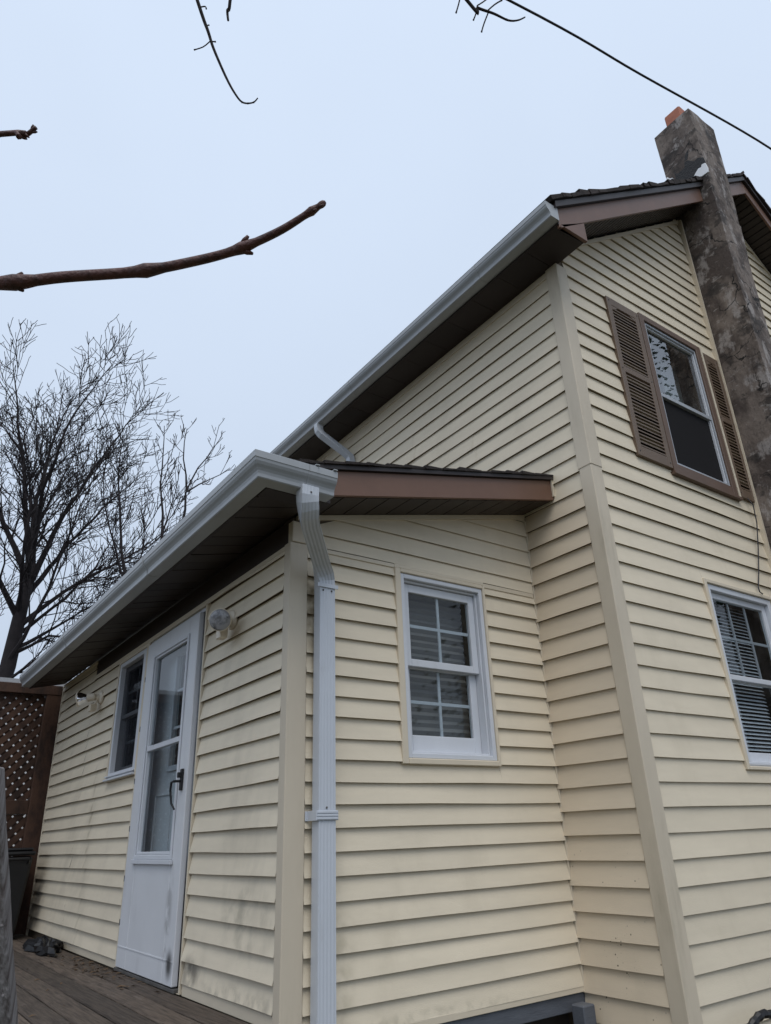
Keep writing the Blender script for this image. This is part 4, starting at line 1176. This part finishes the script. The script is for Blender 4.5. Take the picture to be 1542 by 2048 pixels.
rgx = random.Random(2)
br_pts = [(-4.8, -1.08, 1.55), (-3.6, -.95, 1.72), (-2.33, -1.37, 1.73), (-1.85, -1.75, 1.66), (-1.63, -1.96, 1.62), (-1.54, -2.04, 1.618), (-1.44, -2.12, 1.618), (-1.37, -2.19, 1.62), (-1.315, -2.252, 1.625), (-1.27, -2.32, 1.633), (-1.24, -2.37, 1.648), (-1.222, -2.398, 1.66)]
sp = smooth_path(br_pts, 6)
q = MB(); N = len(sp)
rads = []
for i, p in enumerate(sp):
    f = i / (N - 1); r_ = .05 * max(0, .36 - f) + .0088 * (1 - f) ** .6 + .0036
    rads.append(r_)
for k in (25, 37, 49, 61): rads[k - 1] *= 1.12; rads[k] *= 1.42; rads[k + 1] *= 1.2
rads[-1] = .0022; rads[-2] = .0052; rads[-3] *= 1.25
q.tube(sp, rads, 12)
buds(q, sp, (25, 49), .0085, rgx); buds(q, sp, (61, 63), .0046, rgx)
q.build('branch', m_twig, ot, smooth=True)


def twig(pts, r0, r1, side, parent_pts=(), material=None):
    q = MB(); s_ = smooth_path(list(parent_pts) + list(pts), 5); n = len(s_); npar = len(parent_pts) * 5
    q.tube(s_, [(r0 + (.0075 - r0) * i / npar if i < npar else .0075 + (r1 - .0075) * ((i - npar) / (n - 1 - npar)) ** .8) for i in range(n)], 7)
    for sd in side:
        a = smooth_path(sd, 3); q.tube(a, [r1 * 1.1] * (len(a) - 1) + [r1 * 1.5], 6)
    buds(q, s_, range(n - 12, n - 2, 3), r1 * 1.1, rgx)
    q.build('twig', material or m_bark, ot, smooth=True)


hi = [(-4.3, -1.4, 5.6), (-3.4, -1.5, 5.5), (-2.3, -1.6, 4.9)]
twig([(-1.49, -1.59, 4.03), (-1.23, -1.49, 3.53), (-1.17, -1.47, 3.42), (-1.14, -1.46, 3.36), (-1.08, -1.45, 3.26), (-1.04, -1.45, 3.2), (-1.01, -1.45, 3.18), (-.98, -1.47, 3.18), (-.97, -1.49, 3.19)], .03, .0022,
     [[(-1.158, -1.463, 3.385), (-1.175, -1.445, 3.362), (-1.2, -1.42, 3.355)], [(-1.215, -1.487, 3.50), (-1.20, -1.50, 3.50), (-1.195, -1.50, 3.49)], [(-1.158, -1.463, 3.385), (-1.14, -1.475, 3.383)], [(-1.18, -1.475, 3.44), (-1.172, -1.48, 3.445)]], hi)
twig([(-1.19, -1.7, 3.85), (-1.13, -1.56, 3.52), (-1.13, -1.54, 3.49), (-1.12, -1.53, 3.45)], .02, .004, [], [(-2.3, -1.6, 4.9), (-1.7, -1.75, 4.5)])
twig([(-2.11, -1.51, 2.05), (-1.69, -1.84, 2.09), (-1.65, -1.86, 2.09), (-1.63, -1.89, 2.10)], .014, .0045, [[(-1.662, -1.865, 2.09), (-1.655, -1.87, 2.075)]], [(-4.72, -1.12, 2.5), (-3.4, -1.1, 2.3)], m_twig)
twig([(-.89, -2.01, 4.01), (-.42, -2.06, 3.49), (-.38, -2.07, 3.47), (-.33, -2.10, 3.44), (-.28, -2.12, 3.42), (-.25, -2.14, 3.42), (-.23, -2.16, 3.43)], .022, .0024,
     [[(-.345, -2.09, 3.45), (-.35, -2.065, 3.41), (-.352, -2.05, 3.38)], [(-.35, -2.09, 3.452), (-.335, -2.115, 3.468), (-.315, -2.135, 3.485)], [(-.385, -2.075, 3.47), (-.38, -2.06, 3.45), (-.382, -2.045, 3.428)], [(-.44, -2.05, 3.51), (-.44, -2.035, 3.48), (-.442, -2.02, 3.45)], [(-.385, -2.075, 3.47), (-.36, -2.10, 3.495), (-.35, -2.12, 3.52)]],
     [(-4.3, -1.4, 5.6), (-3.0, -1.9, 5.6), (-1.8, -2.0, 4.9)])

# ================================================================== overhead wire
wp = smooth_path([(-14, .35, 5.0), (-8, -.25, 4.95), (-3, -.75, 5.45), (1.06, -1.17, 6.26), (2.53, -1.29, 6.50), (4.27, -1.51, 6.58), (5.6, -1.60, 6.52), (7.2, -1.35, 5.9), (8.1, -.93, 4.98)], 8)
q = MB(); q.tube(wp, .0095, 8); tag(q.build('overhead_wire', m_wire, smooth=True), 'black overhead service wire crossing above the chimney', 'wire')
q = MB(); q.tube([(-14.03, .35, -.9), (-14.02, .35, 2), (-14, .35, 5.6)], .11, 12); tag(q.build('utility_pole', m_oldwood, smooth=True), 'wooden utility pole at the far end of the overhead wire', 'pole')

# ================================================================== neighbour's shed roof beyond the fence
sh = thing('neighbour_shed', (-1.2, 8.8, -.9), 'low grey roofed shed just showing over the lattice fence', 'shed')
q = MB(); q.box((-3.4, 8.2, -.9), (.9, 10, 2.8)); q.build('wall', m_nwall, sh)
q = MB(); q.prism([(-3.6, 8.0, 2.84), (-3.6, 9.1, 3.12), (-3.6, 10.2, 2.84), (-3.6, 10.2, 2.80), (-3.6, 9.1, 3.08), (-3.6, 8.0, 2.80)], (4.7, 0, 0)); q.build('roof', m_shed, sh)

# ================================================================== evergreen that the upstairs pane mirrors
ev = thing('evergreen_tree', (12.9, -7.6, -.9), 'tall dark evergreen mirrored in the upstairs window', 'tree')
q = MB(); q.tube([(12.9, -7.6, -.9), (12.9, -7.6, 8), (12.9, -7.6, 17.5)], [.25, .16, .03], 8); q.build('trunk', m_bark2, ev)
q = MB(); er = random.Random(4)
for i in range(7000):
    h = er.uniform(1.5, 17.0); rm = (17.8 - h) * .36 + .3; a = er.uniform(0, 6.283); r_ = rm * er.uniform(.05, 1.0) ** .6
    p = Vector((12.9 + r_ * math.cos(a), -7.6 + r_ * math.sin(a), h - r_ * .3)); o = Vector((math.cos(a + er.uniform(-.5, .5)), math.sin(a), -.3)).normalized()
    s = er.uniform(.06, .20); n_ = o.cross(Vector((er.uniform(-1, 1), er.uniform(-1, 1), 1))).normalized()
    q.add([p - n_ * s * .25, p + o * s, p + n_ * s * .25, p + o * s * .5 - Vector((0, 0, s * .4))], [(0, 1, 2), (0, 1, 3)])
q.build('crown', m_needle, ev, fix=False)
